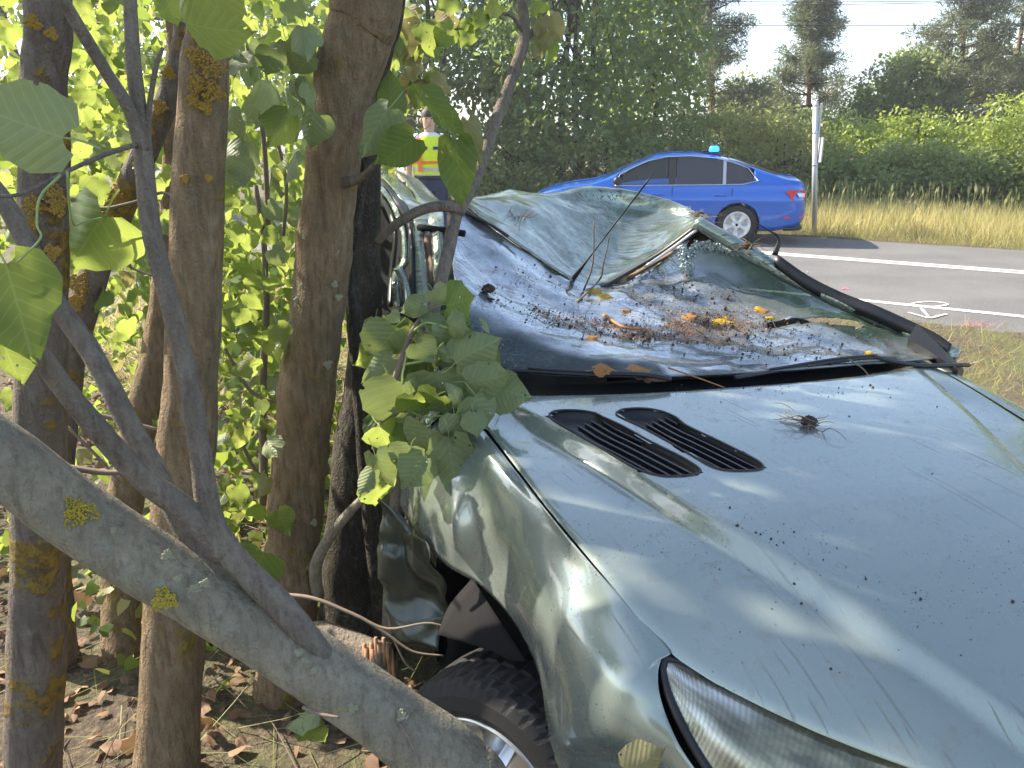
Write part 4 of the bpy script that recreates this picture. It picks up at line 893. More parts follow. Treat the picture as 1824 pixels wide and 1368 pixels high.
leaf_px(738, 246, 670, 300, 2.02, LEAF, T5, .85, 0, -.1, 0); leaf_px(812, 250, 824, 374, 2.0, LEAF, T5, .60, 0, .1, 0); leaf_px(752, 172, 830, 262, 2.05, LEAF, T5, .45, 0, .7, 1)
leaf_px(832, 215, 850, 300, 2.03, LEAF_DRY, T5, .45, 0, .4, 1); leaf_px(690, 195, 632, 282, 2.05, LEAF_PALE, T5, .75, 0, .4, 3); leaf_px(700, 205, 690, 120, 2.3, LEAF, T5, .7)
for a in ((808, 52, 763, 82), (843, 52, 816, 86), (862, 25, 838, 58), (888, 8, 862, 36), (815, 0, 772, 14), (840, 42, 812, 48)): leaf_px(*a, 2.65, LEAF, T8, .85, 0, .2, 0)
for a in ((968, 30, 952, 72), (975, 58, 960, 104), (985, 78, 968, 116), (948, 20, 985, 10), (915, 85, 930, 118), (958, 78, 945, 110), (980, 30, 995, 80)): leaf_px(*a, 2.85, RL.choice([LEAF, LEAF_DRY]), T8, .7, 0, .5)
# the broken leafy bough draped over the wing
BR = thing('broken_bough', PY(690, 880, 2.0), 'broken leafy bough hanging with pale leaf undersides over the wing beside the windscreen', 'branch')
def cl(x, y): return 640 + x / 3.42, 500 + y / 3.42
for a in ([(800, 520, 2.12, 9), (770, 545, 2.05, 9), (735, 590, 2.0, 10), (712, 650, 1.98, 11), (690, 720, 1.98, 12), (668, 800, 2.0, 13)], [(735, 592, 2.0, 6), (760, 575, 1.98, 5), (800, 585, 1.96, 4)], [(715, 650, 1.98, 6), (760, 640, 1.95, 5), (790, 610, 1.93, 4)], [(700, 700, 1.98, 5), (745, 740, 1.92, 4), (790, 740, 1.9, 3)]): branch(BR, a, TWIG_G if a[0][3] < 7 else TWIG, 'twig')
BL = [(215, 300, 80, 520, 0), (380, 140, 205, 215, 1), (425, 285, 550, 200, 0), (530, 150, 735, 120, 2), (430, 330, 565, 565, 1), (475, 560, 540, 855, 0), (275, 620, 245, 975, 0), (585, 500, 790, 360, 0), (660, 620, 912, 585, 0), (820, 660, 1035, 690, 0), (705, 705, 800, 905, 0), (585, 810, 662, 985, 0), (430, 905, 365, 1105, 0), (540, 965, 585, 1315, 1), (400, 1080, 285, 1285, 0), (315, 1010, 240, 1165, 0), (95, 1065, 205, 1290, 1), (345, 380, 445, 480, 0), (200, 470, 25, 600, 1), (420, 500, 300, 610, 2), (590, 1170, 600, 1300, 2), (640, 1000, 690, 1140, 2), (120, 890, 190, 1020, 2), (450, 60, 525, 150, 0), (190, 200, 250, 255, 0), (630, 590, 600, 665, 2), (85, 1160, 5, 1335, 1), (110, 1230, 140, 1400, 2), (280, 900, 210, 1030, 2), (560, 640, 690, 760, 0), (700, 800, 740, 930, 0), (440, 420, 350, 520, 0), (540, 260, 640, 300, 0), (500, 420, 600, 500, 1), (330, 700, 400, 860, 2), (480, 700, 380, 800, 2), (600, 400, 480, 330, 2), (620, 740, 560, 640, 1)]
for i, (a, b, c, d, k) in enumerate(BL):
    x0, y0 = cl(a, b); x1, y1 = cl(c, d); leaf_px(x0, y0, x1, y1, 2.0 - .012 * (i % 9) + (.06 if k == 2 else 0) - (.10 if y0 > 700 else 0), LEAF if k == 2 else LEAF_PALE, BR, .68 if k == 1 else 1.2, RL.uniform(-1, 1), RL.uniform(-.5, .5))
for i in range(26):
    x, y = cl(RL.uniform(80, 760), RL.uniform(180, 1150)); rleaf(PY(x, y, 2.05 + RL.random() * .05), RL.uniform(.07, .11), RL.choice([LEAF_PALE, LEAF]), BR)
# crowns above the frame: they shade the bonnet
def crown(t, c, r, n, seed):
    rs = np.random.RandomState(seed); cc = blob(c, r, n // 26, seed, .25); P = np.repeat(cc, 22, axis=0); P = P + rs.normal(0, .11, P.shape)
    return cloud('crown', P, (.08, .13), LEAF_STUFF, t, seed)
def limb(t, a, b, r):
    mb = MB(); m1 = a.lerp(b, .5) + Vector((0, 0, .15)); mb.tube(cr([a, m1, b], 5), [r * (1 - .07 * i) for i in range(11)], 7, jit=.1); mb.build('limb', BARK_G, t)
crown(T5, (-2.3, 3.4, 4.2), (1.1, .8, .9), 1000, 21); crown(T2, (-3.0, 3.0, 4.5), (1.2, .9, 1.0), 1250, 22); crown(T1, (-2.9, 2.0, 4.1), (1.1, .8, .9), 1250, 23); crown(T6, (-1.7, 2.4, 3.5), (.8, .6, .5), 300, 24)
# the thicket goes on to the left of the view and keeps the ground there in shade
for i_, (bx, by, cx_, cy_, cz_, lb_) in enumerate(((-3.1, 1.5, -4.0, 1.0, 3.2, 'linden of the thicket left of the lichen-blotched stem'),)):
    tl = thing('linden_tree', Vector((bx, by, gz(bx, by))), lb_, 'tree', GRP); mb = MB(); mb.tube(cr([Vector((bx, by, -.25)), Vector((bx - .1, by, 1.2)), Vector((bx - .4, by, 2.4)), Vector((cx_, cy_, cz_ + .3))], 6), [.09 - .003 * k_ for k_ in range(19)], 14, jit=.12); mb.build('trunk', BARK_G, tl); crown(tl, (cx_, cy_, cz_), (1.3, 1.1, 1.3), 2600, 41 + i_)
for t, q, c in ((T5, q5, (-2.3, 3.4, 4.2)), (T2, q2, (-3.0, 3.0, 4.5)), (T1, q1, (-2.9, 2.0, 4.1)), (T6, q6, (-1.7, 2.4, 3.5))): limb(t, q[3], Vector(c), .035)
cloud('foliage', np.array([tuple(PY(RL.uniform(-40, 640), RL.uniform(-40, 620), RL.uniform(4.2, 7.0))) for _ in range(2300)]), (.05, .10), LEAF_STUFF, T3, 31)
cloud('foliage', np.array([tuple(PY(RL.uniform(-30, 580), RL.uniform(180, 520), RL.uniform(3.9, 6.5))) for _ in range(620)]), (.05, .10), LEAF_STUFF, T2, 33)
cloud('foliage', np.array([tuple(PY(RL.uniform(385, 570), RL.uniform(450, 960), RL.uniform(3.2, 4.4))) for _ in range(520)]), (.05, .09), LEAF_STUFF, T4, 32)

rsu = np.random.RandomState(44); up_pts = []
while len(up_pts) < 1500:
    x, y = rsu.uniform(-3.6, -.35), rsu.uniform(2.2, 5.2)
    if noise.noise(Vector((x * 1.3, y * 1.3, 0))) + .25 < rsu.rand() * .5: continue
    up_pts.append((x, y, gz(x, y) + abs(rsu.normal(0, .22)) + .02))
o = cloud('undergrowth', np.array(up_pts), (.03, .075), LEAF_STUFF, None, 45, .1, .8, .9); tag(o, 'low green undergrowth sprouting between the linden stems', 'undergrowth')
# ------------------------------------------------------------------ blue police saloon across the road
def bluemat():
    m, nt, b = M('blue car paint'); v = coords(nt); c = mixc(nt, ntex(nt, v, 500, 1), (.004, .095, .46), (.006, .12, .54))
    nt.links.new(c, b.inputs['Base Color']); b.inputs['Metallic'].default_value = .25; b.inputs['Roughness'].default_value = .3
    b.inputs['Coat Weight'].default_value = 1; b.inputs['Coat Roughness'].default_value = .03; return m
BLUE = bluemat()
def glassmat(name, col, tr):
    m, nt, b = M(name); v = coords(nt); nt.links.new(mixc(nt, ntex(nt, v, 3), col, [x * 1.5 for x in col]), b.inputs['Base Color']); b.inputs['Roughness'].default_value = .03; b.inputs['Specular IOR Level'].default_value = .9
    t = nd(nt, 'BsdfTransparent'); t.inputs[0].default_value = (.8, .9, .9, 1); mx = nd(nt, 'MixShader'); mx.inputs[0].default_value = tr
    nt.links.new(b.outputs[0], mx.inputs[1]); nt.links.new(t.outputs[0], mx.inputs[2]); nt.links.new(mx.outputs[0], nt.nodes['Material Output'].inputs[0]); return m
GLASS_T = glassmat('tinted car glass', (.018, .018, .022), .06); GLASS_C = glassmat('clear car glass', (.03, .035, .035), .6)
REDL = plain('red tail lamp', (.62, .015, .02), .15, coat=1, spec=.6); WHL = plain('white lamp', (.75, .75, .75), .15, coat=1)
PLATE = plain('blank number plate', (.72, .72, .69), .4); BEAM = plain('lit blue beacon', (.02, .15, .8), .2, emit=(.01, .14, 1, 3.2))
PC0 = Vector((3.86, 13.75, 0.0)); PF = Vector((-.985, .173, 0)).normalized(); PL = Vector((-PF.y, PF.x, 0))     # forward, and left of the car (towards us)
if PL.dot(Vector((0, -1, 0))) < 0: PL = -PL
def PCW(x, y, z): return PC0 + PF * x + PL * y + Vector((0, 0, z))
PC = thing('police_car', PC0, 'blue police saloon with a lit blue roof beacon parked on the far road edge', 'car')
ZT = [(-1.10, .78), (-1.07, .97), (-1.0, 1.06), (-.72, 1.10), (-.45, 1.19), (0, 1.335), (.35, 1.42), (.75, 1.458), (1.1, 1.455), (1.4, 1.42), (1.75, 1.28), (2.15, 1.09), (2.42, 1.0), (2.8, .95), (3.2, .86), (3.42, .76), (3.55, .62), (3.60, .48)]
ZB = [(-1.10, .70), (-1.05, .90), (-.9, .965), (-.4, .965), (.6, .945), (1.6, .925), (2.3, .90), (2.9, .84), (3.3, .74), (3.5, .60), (3.60, .46)]
HW = [(-1.10, .62), (-1.0, .80), (-.8, .86), (-.2, .895), (1.5, .905), (2.6, .895), (3.0, .87), (3.3, .80), (3.5, .66), (3.60, .45)]
BOT = [(-1.1, .42), (-1.0, .30), (-.6, .22), (3.1, .19), (3.45, .24), (3.6, .36)]
ZTf = lambda x: (interp(x - .06, ZT) + 2 * interp(x, ZT) + interp(x + .06, ZT)) / 4
HWf = lambda x: (interp(x - .06, HW) + 2 * interp(x, HW) + interp(x + .06, HW)) / 4
def ghy(x, z): zb = interp(x, ZB); return (HWf(x) - .035) - .50 * (z - zb) - .12 * max(0, z - zb) ** 2
WHC = [(0, .318), (2.68, .318)]
def section(x):
    zb = interp(x, ZB); zt = ZTf(x); hw = HWf(x); bo = interp(x, BOT); out = [(hw - .16, bo - .01), (hw - .05, bo + .01)]
    for k in range(1, 15):
        t = k / 14; z = lerp(bo + .03, zb - .03, t)
        y = hw - .03 * (1 - sm(0, .45, t)) + .012 * math.exp(-((z - .70) / .05) ** 2) - .03 * sm(.75, 1.0, t)
        out.append((y, z))
    out.append((hw - .035, zb))
    ze = max(zb + .008, zt - .055)
    for t in (.25, .5, .75, 1): z = lerp(zb, ze, t); out.append((ghy(x, z), z))
    ye = ghy(x, ze)
    for t in (.12, .3, .6, 1): out.append((ye * (1 - t), lerp(ze, zt, 1 - (1 - t) ** 2.6)))
    return out
PX = fr(-1.10, 3.60, .04)
def arch(x, y, z):
    for wx, wz in WHC:
        d = math.hypot(x - wx, z - wz)
        if z < .75 and d < .375 and y > .5 and d > .30: return wx + (x - wx) * .355 / d, wz + (z - wz) * .355 / d
    return x, z
for sg in (1,):
    secs = [section(x) for x in PX]
    mb = MB(); g = []; inn = {}
    for side in (1, -1):
        R_ = []
        for x, s in zip(PX, secs):
            r = []
            for y, z in s:
                xx, zz = arch(x, y, z); r.append(PCW(xx, side * y, zz))
            R_.append(r)
        def kp(i, j):
            c = [(PX[a], secs[a][b]) for a in (i, i + 1) for b in (j, j + 1)]; cx = sum(q[0] for q in c) / 4; cz = sum(q[1][1] for q in c) / 4; cy = sum(q[1][0] for q in c) / 4
            if cy > .3 and any(math.hypot(cx - wx, cz - wz) < .345 for wx, wz in WHC): return False
            # glazed area of the greenhouse is open
            if 17 <= j <= 19 and -.24 < cx < 2.0: 
                ze = ZTf(cx) - .07
                if cz > interp(cx, ZB) + .02 and cz < ze: return False
            return True
        mb.grid(R_, keep=kp)
    body = mb.build('body', BLUE, PC)
    m_ = body.modifiers.new('t', 'SOLIDIFY'); m_.thickness = .01; m_.offset = -1
def sidepoly(name, pts, mat, side=1, off=.006, parent=None, low=False):
    def yy(x, z):
        zb = interp(x, ZB); return ghy(x, z) if z >= zb else HWf(x) - .012
    mb = MB(); P = [PCW(x, side * (yy(x, z) + off), z) for x, z in pts]; Q = [PCW(x, side * (yy(x, z) + off - .008), z) for x, z in pts]
    n = len(P); mb.add(P + Q, [tuple(range(n)), tuple(range(2 * n - 1, n - 1, -1))] + [(i, (i + 1) % n, (i + 1) % n + n, i + n) for i in range(n)]); return mb.build(name, mat, parent or PC, smooth=False)
def top(x): return ZTf(x) - .068
for side in (1, -1):
    fw = [(2.0, .935), (1.16, .955)] + [(1.16, top(1.16)), (1.3, top(1.3)), (1.5, top(1.5) - .01), (1.7, top(1.7) - .02), (1.85, top(1.85) - .03)]
    rw = [(1.02, .957), (.28, .97), (.28, top(.28)), (.5, top(.5)), (.75, top(.75)), (1.02, top(1.02))]
    qw = [(.22, .972), (-.02, .98), (-.24, 1.03), (-.10, top(-.10) - .03), (.06, top(.06) - .005), (.22, top(.22))]
    wf = sidepoly('side_window', fw, GLASS_C, side); wr = sidepoly('side_window', rw, GLASS_T, side); wq = sidepoly('quarter_window', qw, GLASS_T, side)
    mb = MB()
    CH = [(2.02, .925), (1.1, .945), (.3, .96), (-.05, .97), (-.28, 1.025), (-.12, top(-.12) - .01), (.1, top(.1) + .012), (.4, top(.4) + .014), (.8, top(.8) + .014), (1.2, top(1.2) + .014), (1.5, top(1.5) + .01), (1.75, top(1.75)), (1.95, top(1.95) - .01)]
    pp = [PCW(x, side * (ghy(x, max(z, interp(x, ZB))) + .008), z) for x, z in CH]; mb.tube(pp + [pp[0]], .007, 5, False); mb.build('chrome_trim', ALU, PC)
    sidepoly('centre_pillar', [(1.15, .952), (1.03, .955), (1.03, top(1.03)), (1.15, top(1.15))], BLACK, side, .004)
    sidepoly('rear_pillar', [(.275, .968), (.225, .970), (.225, top(.225)), (.275, top(.275))], ALU, side, .007)
    for dx, z0 in ((1.08, .93), (.12, .6), (2.2, .9)):
        mb = MB(); mb.tube([PCW(dx + (.0 if dx > .5 else -.0), side * (HWf(dx) - .004 - (.02 if z > .88 else 0) - .03 * (1 - sm(.2, .4, z))), z) for z in fr(.28 if dx > .5 else .74, .92, .08)], .005, 4); mb.build('door_gap', BLACKM, PC)
    for hx in (1.32, .30):
        mb = MB(); mb.box(PCW(hx, side * .905, .80), (.2, .05, .028), Matrix((PF, PL, Vector((0, 0, 1)))).transposed()); mb.build('door_handle', BLUE, PC, bevel=.01)
    mb = MB(); mb.tube([PCW(-.72, side * .885, .40), PCW(0, side * .90, .405), PCW(2.7, side * .905, .40)], .004, 4); 
    mb = MB(); mb.tube(cr([PCW(2.02, side * .89, 1.0), PCW(1.98, side * 1.0, 1.01), PCW(1.97, side * 1.08, 1.01)], 3), [.05, .06, .065, .07, .07, .065, .05], 8); mr = mb.build('mirror', BLACK, PC)
    tl = [(-1.05, .88), (-.80, .885), (-.72, .865), (-.80, .76), (-.88, .70), (-1.06, .70)]
    mb = MB(); P = [PCW(x, side * (HWf(x) + .022), z) for x, z in tl]; Q = [PCW(x, side * (HWf(x) - .05), z) for x, z in tl]; mb.add(P + Q, [(0, 1, 2, 3, 4, 5)] + [(i, (i + 1) % 6, (i + 1) % 6 + 6, i + 6) for i in range(6)]); t_ = mb.build('tail_lamp', REDL, PC, smooth=False)
    mb = MB(); P = [PCW(x, side * (HWf(x) + .030), z) for x, z in ((-1.04, .83), (-.90, .835), (-.94, .775), (-1.04, .77))]; mb.add(P, [(0, 1, 2, 3)]); mb.build('reversing_lamp', WHL, t_, smooth=False)
    mb = MB(); P = [PCW(x, side * (HWf(x) + .022), z) for x, z in ((-1.04, .455), (-.72, .465), (-.72, .44), (-1.04, .425))]; mb.add(P, [(0, 1, 2, 3)]); mb.build('reflector', REDL, PC, smooth=False)
    mb = MB(); P = [PCW(x, side * (HWf(x) + .02), z) for x, z in ((3.10, .74), (3.38, .68), (3.46, .60), (3.2, .63))]; mb.add(P, [(0, 1, 2, 3)]); mb.build('headlight', WHL, PC, smooth=False)
def toppatch(name, x0, x1, mat, yf=.86, off=.008):
    mb = MB(); R_ = []
    for x in fr(x0, x1, (x1 - x0) / 10):
        zt = ZTf(x); zb = interp(x, ZB); ze = max(zb + .008, zt - .055); ye = ghy(x, ze); r = []
        for k in range(-8, 9):
            t = abs(k) / 8 * yf; y = ye * t; z = lerp(ze, zt, 1 - (t) ** 2.6 * .999); r.append(PCW(x, math.copysign(y, k), z + off))
        R_.append(r)
    mb.grid(R_); return mb.build(name, mat, PC)
toppatch('windscreen', 1.42, 2.25, GLASS_C); toppatch('rear_window', -.62, .18, GLASS_T)
for wx, wz in WHC:
    for side in (1, -1):
        C = PCW(wx, side * .79, wz); n = 40
        def rev(prof, mod=None):
            R_ = []
            for k in range(n * 2):
                a = math.pi * k / n; R_.append([C + PF * (r * math.cos(a)) + Vector((0, 0, r * math.sin(a))) + PL * side * (x if mod is None else mod(i, x, a)) for i, (x, r) in enumerate(prof)])
            return R_ + [R_[0]]
        mb = MB(); mb.grid(rev([(.07, .20), (.10, .225), (.105, .26), (.095, .30), (.07, .318), (-.1, .318), (-.1, .2)])); ty = mb.build('tyre', RUB, PC)
        mb = MB(); mb.grid(rev([(.07, .02), (.085, .03), (.085, .06), (.075, .10), (.07, .15), (.085, .19), (.10, .215), (.085, .225), (-.06, .20)], lambda i, x, a: x - (.09 * (1 - sm(-.15, .25, math.cos(5 * a + 1.3))) if 3 <= i <= 4 else 0))); mb.build('rim', ALUP, ty)
        mb = MB(); mb.grid([[PCW(wx + .36 * math.cos(a), side * yv, wz + .36 * math.sin(a)) for yv in (.87, .55)] for a in [math.radians(q) for q in fr(-25, 205, 11.5)]]); mb.build('arch_liner', BLACKM, PC)
mb = MB(); mb.box(PCW(.42, .0, 1.475), (.34, .26, .03), Matrix((PF, PL, Vector((0, 0, 1)))).transposed()); bs = mb.build('beacon_base', BLACK, PC, bevel=.01)
mb = MB(); mb.tube([PCW(.42, .36, 1.445), PCW(.42, .36, 1.47)], .06, 12); mb.build('beacon_base', BLACK, PC)
mb = MB(); mb.tube([PCW(.42, .36, 1.47), PCW(.42, .36, 1.49), PCW(.42, .36, 1.54), PCW(.42, .36, 1.562)], [.075, .085, .08, .05], 14); mb.build('beacon', BEAM, PC)
mb = MB(); mb.tube([PCW(-.28, 0, ZTf(-.28)), PCW(-.42, 0, ZTf(-.28) + .09)], .008, 6); mb.build('roof_aerial', BLACK, PC)
mb = MB(); mb.add([PCW(-1.105, y, z) for y, z in ((-.26, .60), (.26, .60), (.26, .71), (-.26, .71))], [(0, 1, 2, 3)]); mb.build('number_plate', PLATE, PC, smooth=False, solid=.004)
mb = MB(); mb.tube(cr([PCW(-.75, .80, .26), PCW(-1.02, .70, .27), PCW(-1.08, 0, .28), PCW(-1.02, -.7, .27), PCW(-.75, -.8, .26)], 4), .035, 6); mb.build('rear_diffuser', BLACK, PC)
mb = MB(); mb.box(PCW(1.3, 0, .30), (3.6, 1.5, .12), Matrix((PF, PL, Vector((0, 0, 1)))).transposed()); mb.build('underbody', BLACKM, PC, smooth=False)
for sx, sy in ((1.15, .38), (1.15, -.38), (.15, .38), (.15, -.38)):
    mb = MB(); mb.grid(crgrid([[PCW(sx + dx, sy + d, z) for d in (-.24, -.12, .12, .24)] for dx, z in ((.45, .45), (.1, .48), (-.12, .9), (-.18, 1.08), (-.22, 1.0), (-.2, .45))], 3, 3)); mb.build('seat', DARKIN, PC)
mb = MB(); mb.tube([PCW(1.62 + .16 * math.cos(a) * .3, .38 + .18 * math.sin(a), .93 + .17 * math.cos(a)) for a in fr(0, 6.4, .4)], .014, 6, False); mb.build('steering_wheel', BLACK, PC)
mb = MB(); mb.grid(crgrid([[PCW(x, y, z) for y in (-.75, 0, .75)] for x, z in ((2.2, .93), (1.85, .95), (1.72, .8))], 3, 3)); mb.build('dashboard', DARKIN, PC)

# ------------------------------------------------------------------ two officers on the verge
SKIN = plain('skin', (.58, .36, .27), .55); SHIRT = plain('white shirt', (.72, .73, .76), .8, bmp=.2); TROU = plain('dark blue trousers', (.035, .045, .09), .85); VEST = plain('yellow hi-vis vest', (.72, .85, .03), .6); VORA = plain('orange vest band', (.95, .22, .03), .6); VGR = plain('silver reflective band', (.55, .57, .56), .35, .3); HAIR = plain('brown hair', (.06, .04, .025), .7); BLU2 = plain('blue patch', (.03, .05, .2), .7)
def ring(c, rx, ry, z, n=16, rot=0): return [c + Vector((rx * math.cos(a) * math.cos(rot) - ry * math.sin(a) * math.sin(rot), rx * math.cos(a) * math.sin(rot) + ry * math.sin(a) * math.cos(rot), z)) for a in [2 * math.pi * k / n for k in range(n)]]
def person(base, hgt, rot, label, vest, arm):
    s = hgt / 1.80; t = thing('person', base, label, 'person', 'officers on the verge'); cr_, sr = math.cos(rot), math.sin(rot)
    def P(x, y, z): return base + Vector((x * cr_ - y * sr, x * sr + y * cr_, z)) * s       # x: to the person's right seen from front, y: away from front
    # one continuous body grown from a skeleton
    J = {'pel': (0, 0, .95, .13), 'wai': (0, 0, 1.1, .12), 'che': (0, 0, 1.30, .145), 'nkb': (0, 0, 1.47, .065), 'nk': (0, -.005, 1.54, .055), 'hd': (0, -.02, 1.64, .085), 'ht': (0, -.01, 1.73, .075)}
    E_ = [('pel', 'wai'), ('wai', 'che'), ('che', 'nkb'), ('nkb', 'nk'), ('nk', 'hd'), ('hd', 'ht')]
    for k, sg in (('l', -1), ('r', 1)):
        b = arm if sg < 0 else 0
        J.update({'s' + k: (sg * .19, 0, 1.44, .062), 'e' + k: (sg * .25, .02 - .03 * b, 1.15, .045), 'w' + k: (sg * .26, -.04 - .1 * b, .90, .032), 'h' + k: (sg * .26, -.06 - .1 * b, .82, .036), 'f' + k: (sg * .255, -.07 - .1 * b, .745, .012), 't' + k: (sg * .225, -.10 - .1 * b, .82, .011), 'g' + k: (sg * .265, -.03 - .1 * b, .75, .011), 'i' + k: (sg * .25, -.105 - .1 * b, .755, .011), 'u' + k: (sg * .26, -.005 - .1 * b, .77, .010),
                  'p' + k: (sg * .09, 0, .90, .09), 'k' + k: (sg * .10, -.01, .50, .062), 'a' + k: (sg * .105, .02, .09, .045), 'o' + k: (sg * .12, -.13, .04, .035)})
        E_ += [('che', 's' + k), ('s' + k, 'e' + k), ('e' + k, 'w' + k), ('w' + k, 'h' + k), ('h' + k, 'f' + k), ('h' + k, 't' + k), ('h' + k, 'g' + k), ('h' + k, 'i' + k), ('h' + k, 'u' + k), ('pel', 'p' + k), ('p' + k, 'k' + k), ('k' + k, 'a' + k), ('a' + k, 'o' + k)]
    ks = list(J); me = bpy.data.meshes.new('body'); me.from_pydata([tuple(P(*J[k][:3]) - base) for k in ks], [(ks.index(a), ks.index(b)) for a, b in E_], [])
    o = link('body', me, SKIN, t); md = o.modifiers.new('skin', 'SKIN')
    for i, k in enumerate(ks): r = J[k][3] * s; me.skin_vertices[0].data[i].radius = (r, r)
    me.skin_vertices[0].data[0].use_root = True; md.use_smooth_shade = True; su = o.modifiers.new('s', 'SUBSURF'); su.levels = 1; su.render_levels = 2
    def torso(name, mat, rows_, grow=0, parent=t, sol=0):
        mb = MB(); mb.grid([[P(rx * math.cos(a) * (1 + grow), ry * math.sin(a) * (1 + grow) + yo, z) for a in [2 * math.pi * k / 20 for k in range(20)]] for rx, ry, z, yo in rows_], True); return mb.build(name, mat, parent)
    TR = [(.165, .115, .98, 0), (.17, .12, 1.05, 0), (.185, .13, 1.2, 0), (.21, .135, 1.34, 0), (.205, .12, 1.43, 0), (.13, .09, 1.485, 0), (.07, .07, 1.515, 0)]
    sh = torso('shirt', SHIRT, TR, .04)
    for sg in (-1, 1):
        k = 'l' if sg < 0 else 'r'; a, b = Vector(J['s' + k][:3]), Vector(J['e' + k][:3]); mb = MB(); mb.tube([P(*a.lerp(Vector((0, 0, 1.40)), .25)), P(*a), P(*a.lerp(b, .45)), P(*a.lerp(b, .85))], [.08 * s, .082 * s, .078 * s, .074 * s], 12, False); mb.build('sleeve', SHIRT, t)
        h, kn, an = Vector(J['p' + k][:3]), Vector(J['k' + k][:3]), Vector(J['a' + k][:3]); mb = MB(); mb.tube([P(*(h + Vector((0, 0, .08)))), P(*h), P(*h.lerp(kn, .5)), P(*kn), P(*kn.lerp(an, .5)), P(*(an + Vector((0, 0, -.03))))], [.105 * s, .112 * s, .095 * s, .08 * s, .075 * s, .075 * s], 14); mb.build('trouser_leg', TROU, t)
        mb = MB(); f_ = Vector(J['o' + k][:3]); mb.tube([P(f_.x - .015 * sg, .06, .045), P(f_.x - .01 * sg, -.02, .05), P(f_.x, -.12, .042), P(f_.x, -.18, .03)], [.045 * s, .052 * s, .05 * s, .03 * s], 10); mb.build('shoe', BLACKM, t)
    torso('trousers', TROU, [(.16, .12, .86, 0), (.18, .13, .92, 0), (.178, .128, 1.0, 0), (.172, .12, 1.03, 0)], .03)
    torso('belt', BLACK, [(.175, .125, .985, 0), (.182, .13, .99, 0), (.182, .13, 1.03, 0), (.172, .122, 1.035, 0)], .05)
    if vest:
        v = torso('vest', VEST, [(.178, .125, 1.05, 0), (.19, .135, 1.2, 0), (.212, .142, 1.34, 0), (.19, .125, 1.43, 0), (.12, .10, 1.475, 0)], .08)
        torso('vest_band', VORA, [(.183, .13, 1.165, 0), (.187, .132, 1.20, 0)], .11, v); torso('reflective_band', VGR, [(.178, .127, 1.085, 0), (.182, .129, 1.125, 0)], .11, v)
        for sx in (-.125, .125):
            mb = MB(); mb.grid([[P(sx + d, -.155 * (1 - (abs(sx + d) / .24) ** 2) ** .5 - .004 + (.03 if z > 1.4 else 0), z) for d in (-.022, .022)] for z in (1.08, 1.2, 1.3, 1.4, 1.46)]); mb.build('vest_stripe', VORA, v)
            mb = MB(); x_ = sx * .5; mb.grid([[P(x_ + d, -.158, z) for d in (-.03, .03)] for z in (1.325, 1.36)]); mb.build('chest_patch', BLU2, v)
    # head details: hair cap, ears, nose, eyes, mouth
    hc = Vector((0, -.01, 1.665)); mb = MB(); mb.grid([[P(hc.x + .088 * math.cos(b) * math.cos(a), hc.y + .02 + .10 * math.cos(b) * math.sin(a), hc.z + .035 + .095 * math.sin(b)) for a in [2 * math.pi * k / 16 for k in range(16)]] for b in fr(-.2, 1.5, .34)], True); mb.build('hair', HAIR, t)
    mb = MB(); mb.tube([P(0, -.085, 1.665), P(0, -.112, 1.635), P(0, -.10, 1.625)], [.008 * s, .013 * s, .01 * s], 6); mb.build('nose', SKIN, t)
    for sg in (-1, 1):
        mb = MB(); mb.tube([P(sg * .032 - .01, -.093, 1.668), P(sg * .032 + .01, -.093, 1.668)], .006 * s, 6); mb.build('eye', DARKIN, t); mb = MB(); mb.tube([P(sg * .085, 0, 1.67), P(sg * .093, .01, 1.65), P(sg * .086, .005, 1.625)], [.012 * s, .016 * s, .009 * s], 6); mb.build('ear', SKIN, t)
    mb = MB(); mb.tube([P(-.022, -.090, 1.595), P(.022, -.090, 1.595)], .005 * s, 6); mb.build('mouth', plain('lips', (.4, .17, .14), .6) if 'lips' not in bpy.data.materials else bpy.data.materials['lips'], t)
    return t
b1 = PY(770, 420, 9.7); b1.z = gz(b1.x, b1.y); person(Vector((b1.x, b1.y, b1.z)), 1.86, 0.15, 'officer in a yellow and orange hi-vis vest over a white shirt', True, 0)
b2 = PY(733, 420, 10.0); b2.z = gz(b2.x, b2.y); person(Vector((b2.x, b2.y, b2.z)), 1.76, -.9, 'officer in a plain white shirt without a vest, facing the colleague', False, 1)
# roadside post with a small sign plate seen edge-on
GALV = plain('galvanised steel', (.50, .50, .49), .5, .4, vary=.12)
pb = PZ(1450, 416, .02); SP_ = thing('sign_post', pb, 'grey tubular steel post with an edge-on sign plate beside the police car', 'post')
tpx = PY(1453, 187, pb.y); PT = lambda z: pb.lerp(tpx, z / (tpx.z - pb.z))
mb = MB(); mb.tube([PT(-.05), PT(2.28)], .048, 12); mb.build('pole', GALV, SP_)
mb = MB(); mb.box(PT(1.47) + Vector((.08, .02, 0)), (.02, .5, .42), Matrix.Rotation(-.15, 3, 'Z')); mb.build('sign_plate', GALV, SP_, smooth=False)
mb = MB(); mb.box(PT(1.8) + Vector((.06, 0, 0)), (.022, .05, .9)); mb.build('bracket', GALV, SP_, smooth=False)
for z in (1.2, 1.75, 2.2):
    mb = MB(); mb.tube([PT(z), PT(z + .03)], .053, 12); mb.build('clamp', ALU, SP_)
